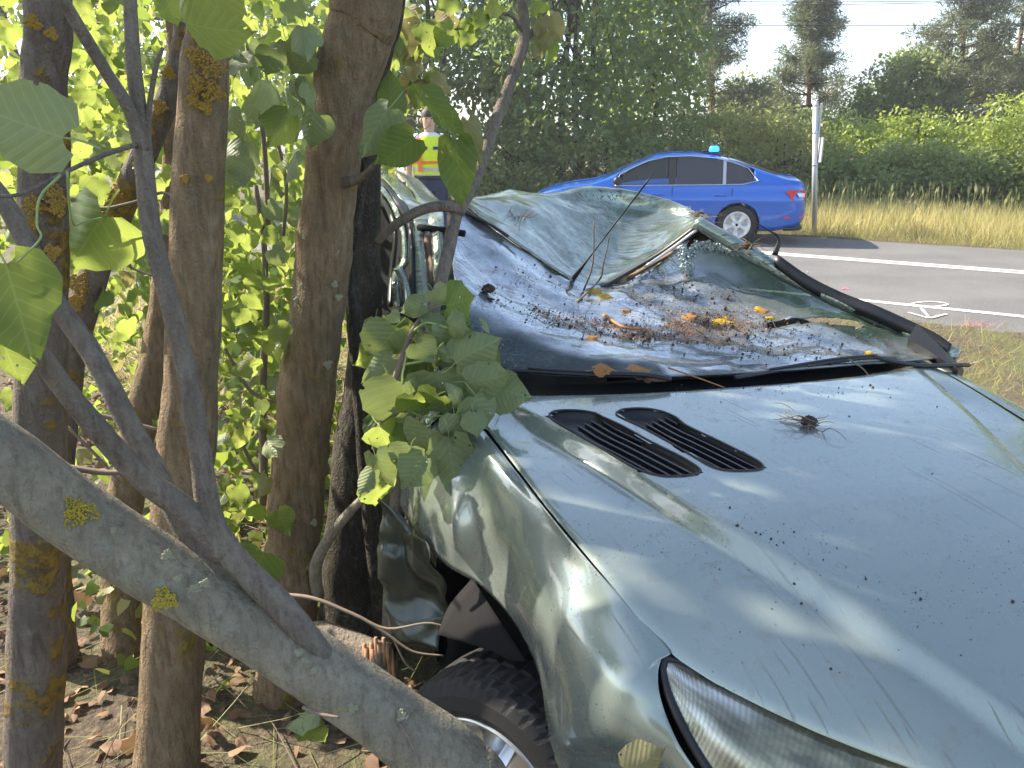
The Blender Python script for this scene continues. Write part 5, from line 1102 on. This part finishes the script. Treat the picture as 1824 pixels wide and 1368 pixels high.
# ------------------------------------------------------------------ trees, bushes and grass beyond the road
QUAD_V = np.array([(0, 0, 0), (-.32, .45, .05), (0, 1, -.06), (.32, .45, .05)]); QUAD_F = [(0, 1, 2), (0, 2, 3)]
def foliage(name, clumps, per, csz, size, mat, parent, seed, droop=.3, aspect=1.0, kind='stuff'):
    rs = np.random.RandomState(seed); C = np.repeat(np.array(clumps), per, axis=0); n = len(C)
    d = rs.normal(0, 1, (n, 3)); d /= np.linalg.norm(d, axis=1)[:, None]; d *= (rs.rand(n) ** .4)[:, None]
    sz = np.repeat(rs.uniform(csz * .6, csz * 1.35, len(clumps)), per); P = C + d * sz[:, None] * np.array([1, 1, .7])
    out = d.copy(); tip = out + rs.normal(0, .6, (n, 3)); tip[:, 2] -= droop; nor = out * .6 + rs.normal(0, .6, (n, 3)); nor[:, 2] += .5
    qv = QUAD_V * np.array([aspect, 1, 1])
    o = scatter(name, qv, QUAD_F, P, rots(tip, nor), rs.uniform(size * .6, size * 1.3, n), mat, parent); o['kind'] = kind; return o
def clumpset(c, r, n, seed, low=-.75, shell=.45, nzs=.35):
    rs = np.random.RandomState(seed); out = []
    while len(out) < n:
        d = rs.normal(0, 1, 3); d /= np.linalg.norm(d)
        if d[2] < low: continue
        k = (shell + (1 - shell) * rs.rand() ** .5) * (1 + nzs * noise.noise(Vector(d * 1.7 + seed)))
        out.append((c[0] + d[0] * r[0] * k, c[1] + d[1] * r[1] * k, c[2] + d[2] * r[2] * k))
    return out
def bgtree(name, base, h, cw, label, mat, seed, nclump=120, per=90, csz=.5, size=.13, trunk=.14, ccz=.6, ch=.42, group=None, droop=.3, aspect=1, bk=None, low=-.75, stems=1):
    t = thing(name, Vector(base), label, 'tree' if trunk > .07 else 'bush', group); rg = random.Random(seed); c = (base[0], base[1], base[2] + h * ccz)
    cs = clumpset(c, (cw, cw * .8, h * ch), nclump, seed, low)
    for s in range(stems):
        mb = MB(); b = Vector(base) + Vector((rg.uniform(-.5, .5), rg.uniform(-.3, .3), 0)) * (cw * .4 if stems > 1 else 0); tp = Vector((c[0] + rg.uniform(-.3, .3) * cw, c[1], base[2] + h * .88))
        P = cr([b + Vector((0, 0, -.1)), b.lerp(tp, .33) + Vector((rg.uniform(-.2, .2), 0, 0)), b.lerp(tp, .66) + Vector((rg.uniform(-.3, .3), 0, 0)), tp], 5); mb.tube(P, [trunk * (1 - .055 * i) for i in range(len(P))], 8, jit=.12); mb.build('trunk', bk or BARK_D, t)
        for k in range(7 if trunk > .07 else 3):
            a = P[rg.randrange(4, 13)]; e = Vector(cs[rg.randrange(len(cs))]); mb = MB(); mb.tube(cr([a, a.lerp(e, .5) + Vector((0, 0, .2)), e], 4), [trunk * .42 * (1 - .1 * i) for i in range(9)], 6); mb.build('limb', bk or BARK_D, t)
    foliage('crown', cs, per, csz, size, mat, t, seed, droop, aspect); return t
def at(x, y, Y, z=None):
    p = PY(x, y, Y); return (p.x, p.y, gz(p.x, p.y) if z is None else z)
# big leafy tree mass behind the police car
bgtree('roadside_tree', at(1010, 300, 21), 9.5, 3.3, 'tall dark green broadleaf tree whose crown hangs behind the police car bonnet', TREE_DK, 101, 300, 66, .70, .19, .11, .5, .50, low=-.95, stems=3)
bgtree('roadside_tree', at(800, 300, 22), 9, 3.0, 'dark green broadleaf tree rising behind the two officers', TREE_DK, 102, 220, 62, .7, .19, .11, .5, .5, low=-.95, stems=2)
bgtree('roadside_tree', at(1140, 280, 25), 8.5, 1.7, 'dark green broadleaf tree edging the gap of open sky', TREE_DK, 103, 130, 62, .65, .19, .1, .52, .5, low=-.95, stems=2)
bgtree('roadside_tree', at(600, 300, 24), 9, 3.2, 'broadleaf tree seen between the linden stems', BUSH_C, 104, 150, 55, .8, .2, .18, .5, .5, low=-.95)
bgtree('roadside_tree', at(330, 300, 22), 9, 3.4, 'sunlit broadleaf tree beyond the lichen-covered stems', BUSH_B, 105, 130, 50, .8, .2, .18, .5, .5, low=-.95)
bgtree('roadside_tree', at(80, 300, 20), 9, 3.4, 'sunlit broadleaf tree beyond the pale foreground leaf', BUSH_B, 106, 130, 50, .8, .2, .18, .5, .5, low=-.95)
# bushes along the far verge
for i, (x, Y, h, cw, mt, lb) in enumerate((
    (1290, 22, 2.3, 1.9, BUSH_A, 'olive bush behind the police car roof'), (1400, 21.5, 2.0, 1.6, BUSH_A, 'pale olive bush behind the sign post'),
    (1530, 22, 2.0, 1.7, BUSH_B, 'rounded bright bush right of the sign post'), (1650, 21, 2.1, 1.6, BUSH_B, 'yellow-green bush in full sun under the pines'),
    (1730, 19, 1.3, 1.2, BUSH_C, 'low darker bush behind the tall dry grass'), (1560, 20, 1.35, 1.5, BUSH_C, 'low dark bush at the foot of the bright bushes'),
    (1850, 19, 2.4, 1.7, BUSH_B, 'large bright green bush at the end of the hedge'), (1460, 24, 2.4, 1.7, BUSH_C, 'mid green bush rising behind the olive one'), (1980, 18, 2.4, 2.0, BUSH_B, 'bright bush past the end of the hedge'), (900, 20.5, 1.9, 1.9, BUSH_C, 'understorey bush behind the two officers'), (1060, 20, 1.8, 1.9, BUSH_C, 'understorey bush behind the police car bonnet'), (1190, 21, 2.0, 1.6, BUSH_C, 'understorey bush between the dark trees and the olive bush'), (730, 20, 1.9, 1.9, BUSH_C, 'understorey bush left of the officers'))):
    bgtree('bush', at(x, 300, Y), h, cw, lb, mt, 120 + i, 85, 85, .42, .11, .05, .52, .55, 'bushes along the far verge', low=-.95, stems=3)
# taller trees behind
bgtree('roadside_tree', at(1620, 250, 30), 4.7, 1.5, 'slim bright green broadleaf tree standing between two pines', BUSH_C, 140, 150, 80, .6, .17, .13, .55, .46, low=-.95)
bgtree('roadside_tree', at(1545, 250, 31), 3.6, 1.3, 'small broadleaf tree at the side of the slim one', BUSH_C, 141, 90, 70, .55, .17, .1, .55, .46, low=-.95)
bgtree('roadside_tree', at(1755, 250, 33), 5.4, 1.9, 'broadleaf tree filling in behind the pine with the orange trunk', BUSH_C, 142, 130, 80, .6, .17, .12, .55, .46, low=-.95)
bgtree('roadside_tree', at(1345, 250, 33), 3.9, 1.6, 'low broadleaf tree under the open sky gap', BUSH_C, 143, 90, 70, .55, .17, .1, .55, .46, low=-.95)
bgtree('roadside_tree', (17.5, 17.5, .12), 11, 4.2, 'tall broadleaf tree beyond the end of the bright hedge', BUSH_C, 144, 210, 70, .9, .24, .2, .55, .48, low=-.95)
def pine(x, Y, h, cw, label, seed, lean=0):
    base = Vector(at(x, 250, Y)); t = thing('pine_tree', base, label, 'tree', 'pines behind the bushes'); rg = random.Random(seed)
    tp = base + Vector((lean, 0, h)); mb = MB(); P = cr([base - Vector((0, 0, .1)), base.lerp(tp, .35) + Vector((.1, 0, 0)), base.lerp(tp, .7) - Vector((.1, 0, 0)), tp], 6); mb.tube(P, [.15 * (1 - .045 * i) for i in range(len(P))], 8, jit=.1); mb.build('trunk', BARK_P, t); cs = []
    for k in range(64):
        f = .20 + .78 * (k / 64); a = P[min(len(P) - 1, int(f * (len(P) - 1)))]; L = cw * (1.12 - f) / .85 * rg.uniform(.45, 1.15) + .25; an = rg.uniform(0, 6.28)
        e = a + Vector((math.cos(an) * L, math.sin(an) * L, L * rg.uniform(.0, .55))); mb = MB(); mb.tube([a, a.lerp(e, .5) - Vector((0, 0, .05)), e], [.035, .022, .008], 5); mb.build('limb', BARK_D if k > 24 else BARK_P, t)
        for q in (.5, .72, .9, 1.0): cs.append(tuple(a.lerp(e, q) + Vector((rg.uniform(-.15, .15), rg.uniform(-.15, .15), rg.uniform(0, .15)))))
    cs.append(tuple(tp)); foliage('crown', cs, 78, .33, .22, PINE, t, seed, -.2, .22)
pine(1262, 29, 7.6, 1.9, 'pine with open drooping limbs close to the dark broadleaf trees', 151, -.2); pine(1430, 31, 6.7, 2.0, 'pointed pine standing alone against the sky behind the sign post', 152)
pine(1690, 30, 8.0, 2.2, 'tall pine with a reddish trunk under the power lines', 153); pine(1770, 32, 8.8, 2.6, 'pine with an orange leaning trunk above the bright hedge end', 154, .6); pine(1880, 29, 9, 2.8, 'dense pine past the hedge end', 155)
# grass
BL_V = np.array([(-.012, 0, 0), (.012, 0, 0), (-.008, .55, .04), (.008, .55, .04), (0, 1, .16)]); BL_F3 = [(0, 1, 3), (0, 3, 2), (2, 3, 4)]
def grass(name, pts, hgt, mat, label, seed, lean=.25, wide=1.0):
    rs = np.random.RandomState(seed); n = len(pts); tip = rs.normal(0, lean, (n, 3)); tip[:, 2] = 1; nor = rs.normal(0, 1, (n, 3)); nor[:, 2] = 0
    o = scatter(name, BL_V * np.array([wide, 1, 1]), BL_F3, pts, rots(tip, nor), rs.uniform(hgt[0], hgt[1], n), mat); return tag(o, label, 'grass', None, 'stuff')
rs = np.random.RandomState(77)
def strip_pts(n, n0, n1, s0, s1, f=None):
    out = []
    while len(out) < n:
        a = rs.uniform(n0, n1); s = rs.uniform(s0, s1); p = RP(a, s)
        if f and not f(p, a, s): continue
        out.append((p.x, p.y, gz(p.x, p.y) - .01))
    return np.array(out)
grass('tall_grass', strip_pts(42000, 15.0, 18.6, -9, 12, lambda p, a, s: rs.rand() < .35 + .65 * sm(15.0, 15.8, a)), (.14, .52), STRAW, 'tall dry straw grass between the far road edge and the bushes', 1, .34)
grass('verge_grass', strip_pts(16000, 14.62, 15.3, -9, 12), (.06, .28), STRAWG, 'short bleached grass along the far road edge', 2, .5)
grass('verge_grass', strip_pts(26000, 4.4, 8.15, -6.5, 1.5, lambda p, a, s: rs.rand() < .5 + .5 * sm(.3, .6, .5 + nz((p.x, p.y, 0), 1.5)) and p.x > 1.5), (.04, .17), STRAWG, 'short yellowed grass on the near verge beyond the wreck', 3, .7)
grass('verge_grass', strip_pts(14000, 3.0, 9.0, .5, 9.5, lambda p, a, s: p.y > 3.4 and p.x < -.9), (.08, .32), STRAW, 'sunlit straw-coloured grass behind the linden stems', 4, .8)
# seed-head stalks standing above the grass
SV = np.array([(-.006, 0, 0), (.006, 0, 0), (-.005, .8, .02), (.005, .8, .02), (-.02, .86, .03), (.02, .86, .03), (0, 1, .06)]); SF = [(0, 1, 3), (0, 3, 2), (2, 3, 5), (2, 5, 4), (4, 5, 6)]
sp_ = strip_pts(900, 16.2, 18.6, -9, 8); r_ = np.random.RandomState(5); tp = r_.normal(0, .12, (900, 3)); tp[:, 2] = 1; nn = r_.normal(0, 1, (900, 3)); nn[:, 2] = 0
tag(scatter('seed_stalks', SV * np.array([1.6, 1, 1]), SF, sp_, rots(tp, nn), r_.uniform(.4, .8, 900), LEAF_DRY), 'dry seed-head stalks standing up out of the tall grass', 'grass', None, 'stuff')
# pink survey spray on a tuft of the near verge
c_ = PZ(1738, 600, -.1); pp = np.array([(c_.x + rs.normal(0, .07), c_.y + rs.normal(0, .03), gz(c_.x, c_.y)) for _ in range(110)])
tag(grass('sprayed_tuft', pp, (.05, .11), plain('pink spray', (.62, .25, .28), .7), None, 8, .8), 'tuft of verge grass sprayed pink', 'grass', None, 'stuff')
# leaf litter under the lindens
def litter(n, x0, x1, y0, y1, seed, mat, size, label):
    r = np.random.RandomState(seed); x = r.uniform(x0, x1, n); y = r.uniform(y0, y1, n); P = np.array([(a, b, gz(a, b) + r.uniform(.005, .03)) for a, b in zip(x, y)])
    tip = r.normal(0, 1, (n, 3)); tip[:, 2] *= .3; nor = r.normal(0, .45, (n, 3)); nor[:, 2] += 1
    tag(scatter('leaf_litter', HEART_V * np.array([.8, 1, 3.2]), HEART_F, P, rots(tip, nor), r.uniform(*size, n), mat, None, HEART_UV), label, 'leaf litter', None, 'stuff')
litter(5200, -4.5, .6, 1.2, 6.0, 61, LEAF_BRN, (.03, .065), 'brown dry leaf litter on the ground under the linden stems')
r_ = np.random.RandomState(9); n_ = 1500; P = np.array([(a, b, gz(a, b) + .012) for a, b in zip(r_.uniform(-4, .5, n_), r_.uniform(1.2, 5.5, n_))]); tp = r_.normal(0, 1, (n_, 3)); tp[:, 2] *= .15; nn = np.tile(np.array([(0, 0, 1.)]), (n_, 1)) + r_.normal(0, .1, (n_, 3))
tag(scatter('dead_stalks', BL_V * np.array([.55, 1, .4]), BL_F3, P, rots(tp, nn), r_.uniform(.1, .4, n_), LEAF_DRY), 'thin dead stalks and straw lying on the leaf litter', 'litter', None, 'stuff')
n_ = 260; r_ = np.random.RandomState(19); P = np.array([(a, b, gz(a, b) + .015) for a, b in zip(r_.uniform(-3.2, .4, n_), r_.uniform(1.3, 4.2, n_))]); tp = r_.normal(0, 1, (n_, 3)); tp[:, 2] *= .12; nn = np.tile(np.array([(0, 0, 1.)]), (n_, 1)) + r_.normal(0, .1, (n_, 3))
STK = (np.array([(-.008, 0, 0), (.008, 0, 0), (0, 0, .014), (-.005, .55, .03), (.005, .55, .03), (0, .55, .04), (0, 1, .0)]), [(0, 1, 4), (0, 4, 3), (1, 2, 5), (1, 5, 4), (2, 0, 3), (2, 3, 5), (3, 4, 6), (4, 5, 6), (5, 3, 6)])
tag(scatter('fallen_twigs', *STK, P, rots(tp, nn), r_.uniform(.12, .45, n_), TWIG), 'thin fallen twigs strewn over the leaf litter', 'twigs', None, 'stuff')
# overhead wires
def wire(x0, y0, x1, y1, Y, lb):
    a, b = PY(x0, y0, Y), PY(x1, y1, Y); d = b - a; a2 = a - d * 1.2; b2 = b + d * 1.2; mb = MB(); mb.tube([a2.lerp(b2, t) + Vector((0, 0, -.35 * 4 * t * (1 - t) + .35)) for t in fr(0, 1, .05)], .011, 5, False); tag(mb.build('power_line', plain('wire', (.05, .05, .055), .5) if 'wire' not in bpy.data.materials else bpy.data.materials['wire']), lb, 'wire', 'overhead wires')
wire(1310, 5, 1824, 1, 26, 'topmost overhead wire, just above its twin'); wire(1310, 11, 1824, 3, 26.6, 'upper overhead wire slightly below the topmost one'); wire(1330, 47, 1824, 44, 26, 'lone lowest overhead wire crossing the pine tops')

# ------------------------------------------------------------------ debris on the wreck
def on_screen(a, b, dz=.004):
    i = max(0, min(ny - 1, a * (ny - 1))); j = max(0, min(nx - 1, b * (nx - 1))); i0, j0 = int(min(i, ny - 2)), int(min(j, nx - 2)); fi, fj = i - i0, j - j0
    p = gg[i0][j0] * (1 - fi) * (1 - fj) + gg[i0 + 1][j0] * fi * (1 - fj) + gg[i0][j0 + 1] * (1 - fi) * fj + gg[i0 + 1][j0 + 1] * fi * fj
    return p + Vector((0, 0, dz))
FL = [(a, b) for a in range(ny) for b in range(nx)]
def screen_at(x, y, dz=.004):
    best = None
    for i in range(ny):
        for j in range(nx):
            q = gg[i][j] - CAM; f = q.y * CP - q.z * SP; px_ = 912 + F * q.x / f; py_ = 684 - F * (q.y * SP + q.z * CP) / f; d = (px_ - x) ** 2 + (py_ - y) ** 2
            if best is None or d < best[0]: best = (d, gg[i][j])
    return best[1] + Vector((0, 0, dz))
rs = np.random.RandomState(12); pos = []; sz = []
bands = [((850, 515), (900, 545), 14, 160), ((930, 555), (1080, 590), 16, 420), ((1050, 585), (1240, 600), 20, 600), ((1180, 570), (1400, 590), 22, 700), ((1100, 545), (1330, 540), 30, 420), ((1250, 600), (1550, 590), 22, 420), ((1300, 625), (1500, 625), 22, 330), ((880, 470), (1050, 540), 40, 260), ((1080, 500), (1250, 520), 25, 260)]
for (xa, ya), (xb, yb), sp, n in bands:
    for _ in range(n // 2):
        t = rs.rand(); p = screen_at(lerp(xa, xb, t), lerp(ya, yb, t) + rs.normal(0, sp * .6)) + Vector((rs.normal(0, .02), rs.normal(0, .012), 0)); pos.append((p.x, p.y, p.z)); sz.append(min(.013, .0022 * math.exp(rs.normal(0, .55))))
n_ = len(pos); tag(scatter('soil_crumbs', *OCT, np.array(pos), rots(rs.randn(n_, 3), rs.randn(n_, 3)), np.array(sz), SOIL), 'dark soil crumbs strewn across the shattered windscreen', 'soil', None, 'stuff')
CHIP = (np.array(OCT[0]) * np.array([.55, 1.9, .4]), OCT[1]); BRN = plain('crumbled rotten wood', (.27, .155, .09), .95, vary=.5, sc=15); pos = []; sz = []
for (xa, ya), (xb, yb), sp, n in (((950, 560), (1140, 592), 10, 1900), ((1100, 590), (1240, 596), 11, 1400), ((1190, 572), (1330, 582), 16, 2800), ((1300, 560), (1400, 572), 10, 350), ((1150, 602), (1330, 618), 7, 350)):
    for _ in range(n // 2):
        t = rs.rand(); p = screen_at(lerp(xa, xb, t), lerp(ya, yb, t) + rs.normal(0, sp * .7)) + Vector((rs.normal(0, .018), rs.normal(0, .012), 0)); pos.append((p.x, p.y, p.z)); sz.append(min(.007, .0019 * math.exp(rs.normal(0, .5))))
n_ = len(pos); tag(scatter('wood_crumbs', *CHIP, np.array(pos), rots(rs.randn(n_, 3), rs.randn(n_, 3)), np.array(sz), BRN), 'orange-brown crumbs of rotten wood smeared over the sagging windscreen', 'debris', None, 'stuff')
def hoodp(x, y, dz=.003):
    u, v = onhood(x, y); return LW(u, v, hoodz(u, v) + dz)
pos = []; sz = []
for _ in range(300):
    u_, x, y = rs.rand(), 0, 0
    if u_ < .45: x, y = rs.uniform(1200, 1600), 686 + abs(rs.normal(0, 12))
    elif u_ < .75: x, y = rs.normal(1420, 110), rs.normal(1140, 70)
    else: x, y = rs.uniform(1000, 1810), rs.uniform(700, 1300)
    p = hoodp(x, y, .001); pos.append((p.x, p.y, p.z)); sz.append(min(.006, .0008 * math.exp(rs.normal(0, .75))))
n_ = len(pos); tag(scatter('soil_specks', *OCT, np.array(pos), rots(rs.randn(n_, 3), rs.randn(n_, 3)), np.array(sz), SOIL), 'scattered specks of soil on the bonnet', 'soil', None, 'stuff')
# fallen leaves on the glass and in the cowl
def fallen(x, y, len_, ang, mat, lb, where='s', lift=.012):
    p = screen_at(x, y, .008) if where == 's' else PU(x, y, -.66) ; a = math.radians(ang); o = put_leaf(p, Vector((math.cos(a), math.sin(a), .15)), Vector((.15, -.35, 1)), len_, mat, None, 'fallen_leaf', RL.choice((1, 3))); tag(o, lb, 'leaf')
fallen(1272, 574, .11, -10, LEAF_YEL, 'large yellow folded leaf lying on wood crumbs on the windscreen'); fallen(1345, 554, .05, 20, LEAF_YEL, 'small round yellow leaf, upper one of a pair on the windscreen'); fallen(1376, 566, .045, 60, LEAF_YEL, 'small yellow leaf just under the orange one on the windscreen')
fallen(1350, 562, .05, 10, LEAF_ORA, 'small orange leaf between two yellow ones on the windscreen'); fallen(1240, 566, .06, 160, LEAF_ORA, 'orange curled leaf beside the large yellow leaf'); fallen(1115, 553, .05, 30, LEAF_ORA, 'reddish curled leaf lying in the glass hollow')
fallen(1045, 522, .06, 0, LEAF_YEL, 'yellow leaf caught at the foot of the aerial'); fallen(1068, 530, .05, -20, LEAF_YEL, 'yellow leaf scrap beside the one at the aerial foot'); fallen(1555, 632, .04, 80, LEAF_YEL, 'tiny yellow leaf resting behind the wiper blade'); fallen(1047, 606, .04, 10, LEAF_ORA, 'tiny orange leaf on the bright fold of the windscreen')
fallen(1060, 656, .065, 5, LEAF_ORA, 'pale orange leaf lying flat behind the wiper in the cowl', 'c'); fallen(1125, 660, .07, 25, LEAF_ORA, 'crumpled orange leaf standing up in the cowl', 'c'); fallen(1150, 668, .06, -20, LEAF_BRN, 'brown leaf scrap under the crumpled one in the cowl', 'c')
# twigs and root clumps
def twig(pts, r, mat, lb, nm='twig'):
    mb = MB(); P = cr(pts, 5); mb.tube(P, [r * (1 - .6 * i / len(P)) for i in range(len(P))], 6, jit=.15, jf=30); return tag(mb.build(nm, mat), lb, 'twig')
twig([screen_at(1038, 520), PU(1056, 470, -1.36), PU(1058, 395, -1.32)], .0045, TWIG, 'thin bare twig standing up beside the aerial')
twig([screen_at(1030, 538), screen_at(1068, 512, .03), PU(1075, 470, -1.36), PU(1086, 422, -1.34)], .005, TWIG, 'forked bare twig leaning right of the aerial')
twig([screen_at(1074, 566, .006), screen_at(1110, 588, .01), screen_at(1150, 592, .015), screen_at(1160, 604, .014)], .006, TWIG_R, 'pale peeled twig lying across the wood crumbs')
twig([PU(1190, 655, -.66), PU(1240, 672, -.62), PU(1290, 690, -.55)], .003, TWIG_R, 'thin orange stalk lying over the bonnet lip')
twig([PU(1512, 640, -.66), PU(1535, 655, -.64), PU(1550, 672, -.6)], .003, TWIG, 'short twig caught across the wiper blade')
def rootball(c, r, n, lb, spread, mat=TWIG, core=True, flat=.6, seed=1):
    t = thing('root_clump', c, lb, 'roots'); rg = random.Random(seed)
    if core:
        mb = MB(); mb.grid([[c + Vector((r * math.cos(b) * math.cos(a), r * .8 * math.cos(b) * math.sin(a), r * flat * math.sin(b) + r * .4)) * 1.0 + Vector((nz((a, b, 0), 2), nz((a, b, 4), 2), nz((a, b, 8), 2))) * r * .35 for a in fr(0, 6.2, .42)] for b in fr(-1.4, 1.5, .36)], True); mb.build('soil_core', SOIL, t)
    for k in range(n):
        a = rg.uniform(0, 6.28); L = spread * rg.uniform(.4, 1.0); s = c + Vector((rg.gauss(0, r * .4), rg.gauss(0, r * .4), r * .3)); P = [s]
        for j in range(4): a += rg.gauss(0, .35); P.append(P[-1] + Vector((math.cos(a) * L / 4, math.sin(a) * L / 4, rg.gauss(0, L * .08) if core else abs(rg.gauss(0, L * .12)))))
        mb = MB(); mb.tube(cr(P, 3), [.0016 * (1 - .05 * i) for i in range(13)], 5); mb.build('root', mat, t)
hp = hoodp(1440, 758, .004); rootball(hp, .021, 16, 'dark root ball with wiry roots lying on the bonnet', .12, seed=2)
rp = PU(922, 398, -1.92); rootball(rp + Vector((0, 0, .01)), .03, 60, 'tangled nest of fine brown roots in the roof hollow', .10, plain('root fibre', (.22, .14, .09), .9), False, seed=3)
rp = PU(1245, 385, -1.75); rootball(rp, .02, 30, 'wisp of dry roots on the bent roof corner', .14, seed=4)
rp = PU(1330, 442, -1.34); rootball(rp, .025, 24, 'wisp of dry roots along the far pillar', .12, seed=5)
rp = screen_at(868, 526, .01); rootball(rp, .022, 8, 'lump of dark soil on the near edge of the windscreen', .05, seed=6)
# single dry leaves: one on the wing front, some on the litter
dl = PZ(1150, 1345, .63); tag(leaf_px(1118, 1372, 1185, 1338, dl.y - .05, LEAF_DRY, None, .9, 0, .3, 3, 'fallen_leaf'), 'curled pale dry leaf in front of the headlight', 'leaf')
for x, y, Y, s, lb in ((355, 1290, 1.95, .09, 'brown leaf standing on the litter beside the stem with the lichen band'), (262, 1330, 1.9, .10, 'curled tan leaf on the litter left of that stem'), (185, 1180, 2.4, .08, 'reddish brown leaf on the litter between two stems'), (150, 1080, 2.7, .08, 'pale brown leaf on the litter by the dark stem')):
    p = PZ(x, y, gz(*PZ(x, y, -.17)[:2]) + .03); o = put_leaf(p, Vector((RL.gauss(0, 1), RL.gauss(0, .4), .6)), Vector((0, -1, .5)), s, LEAF_BRN, None, 'fallen_leaf', 3); tag(o, lb, 'leaf')

# ------------------------------------------------------------------ thin summer haze between here and the far trees
hm = bpy.data.materials.new('haze'); hm.use_nodes = True; hn = hm.node_tree; hn.nodes.clear()
ho = hn.nodes.new('ShaderNodeOutputMaterial'); hv = hn.nodes.new('ShaderNodeVolumePrincipled'); hv.inputs['Color'].default_value = (.97, .98, 1, 1); hv.inputs['Density'].default_value = .0019; hv.inputs['Anisotropy'].default_value = .3
hn.links.new(hv.outputs[0], ho.inputs['Volume'])
mb = MB(); mb.box((0, 650, 6.5), (1900, 1900, 16)); tag(mb.build('haze', hm, smooth=False), 'thin bright summer haze over the road and far trees', 'haze', None, 'stuff')
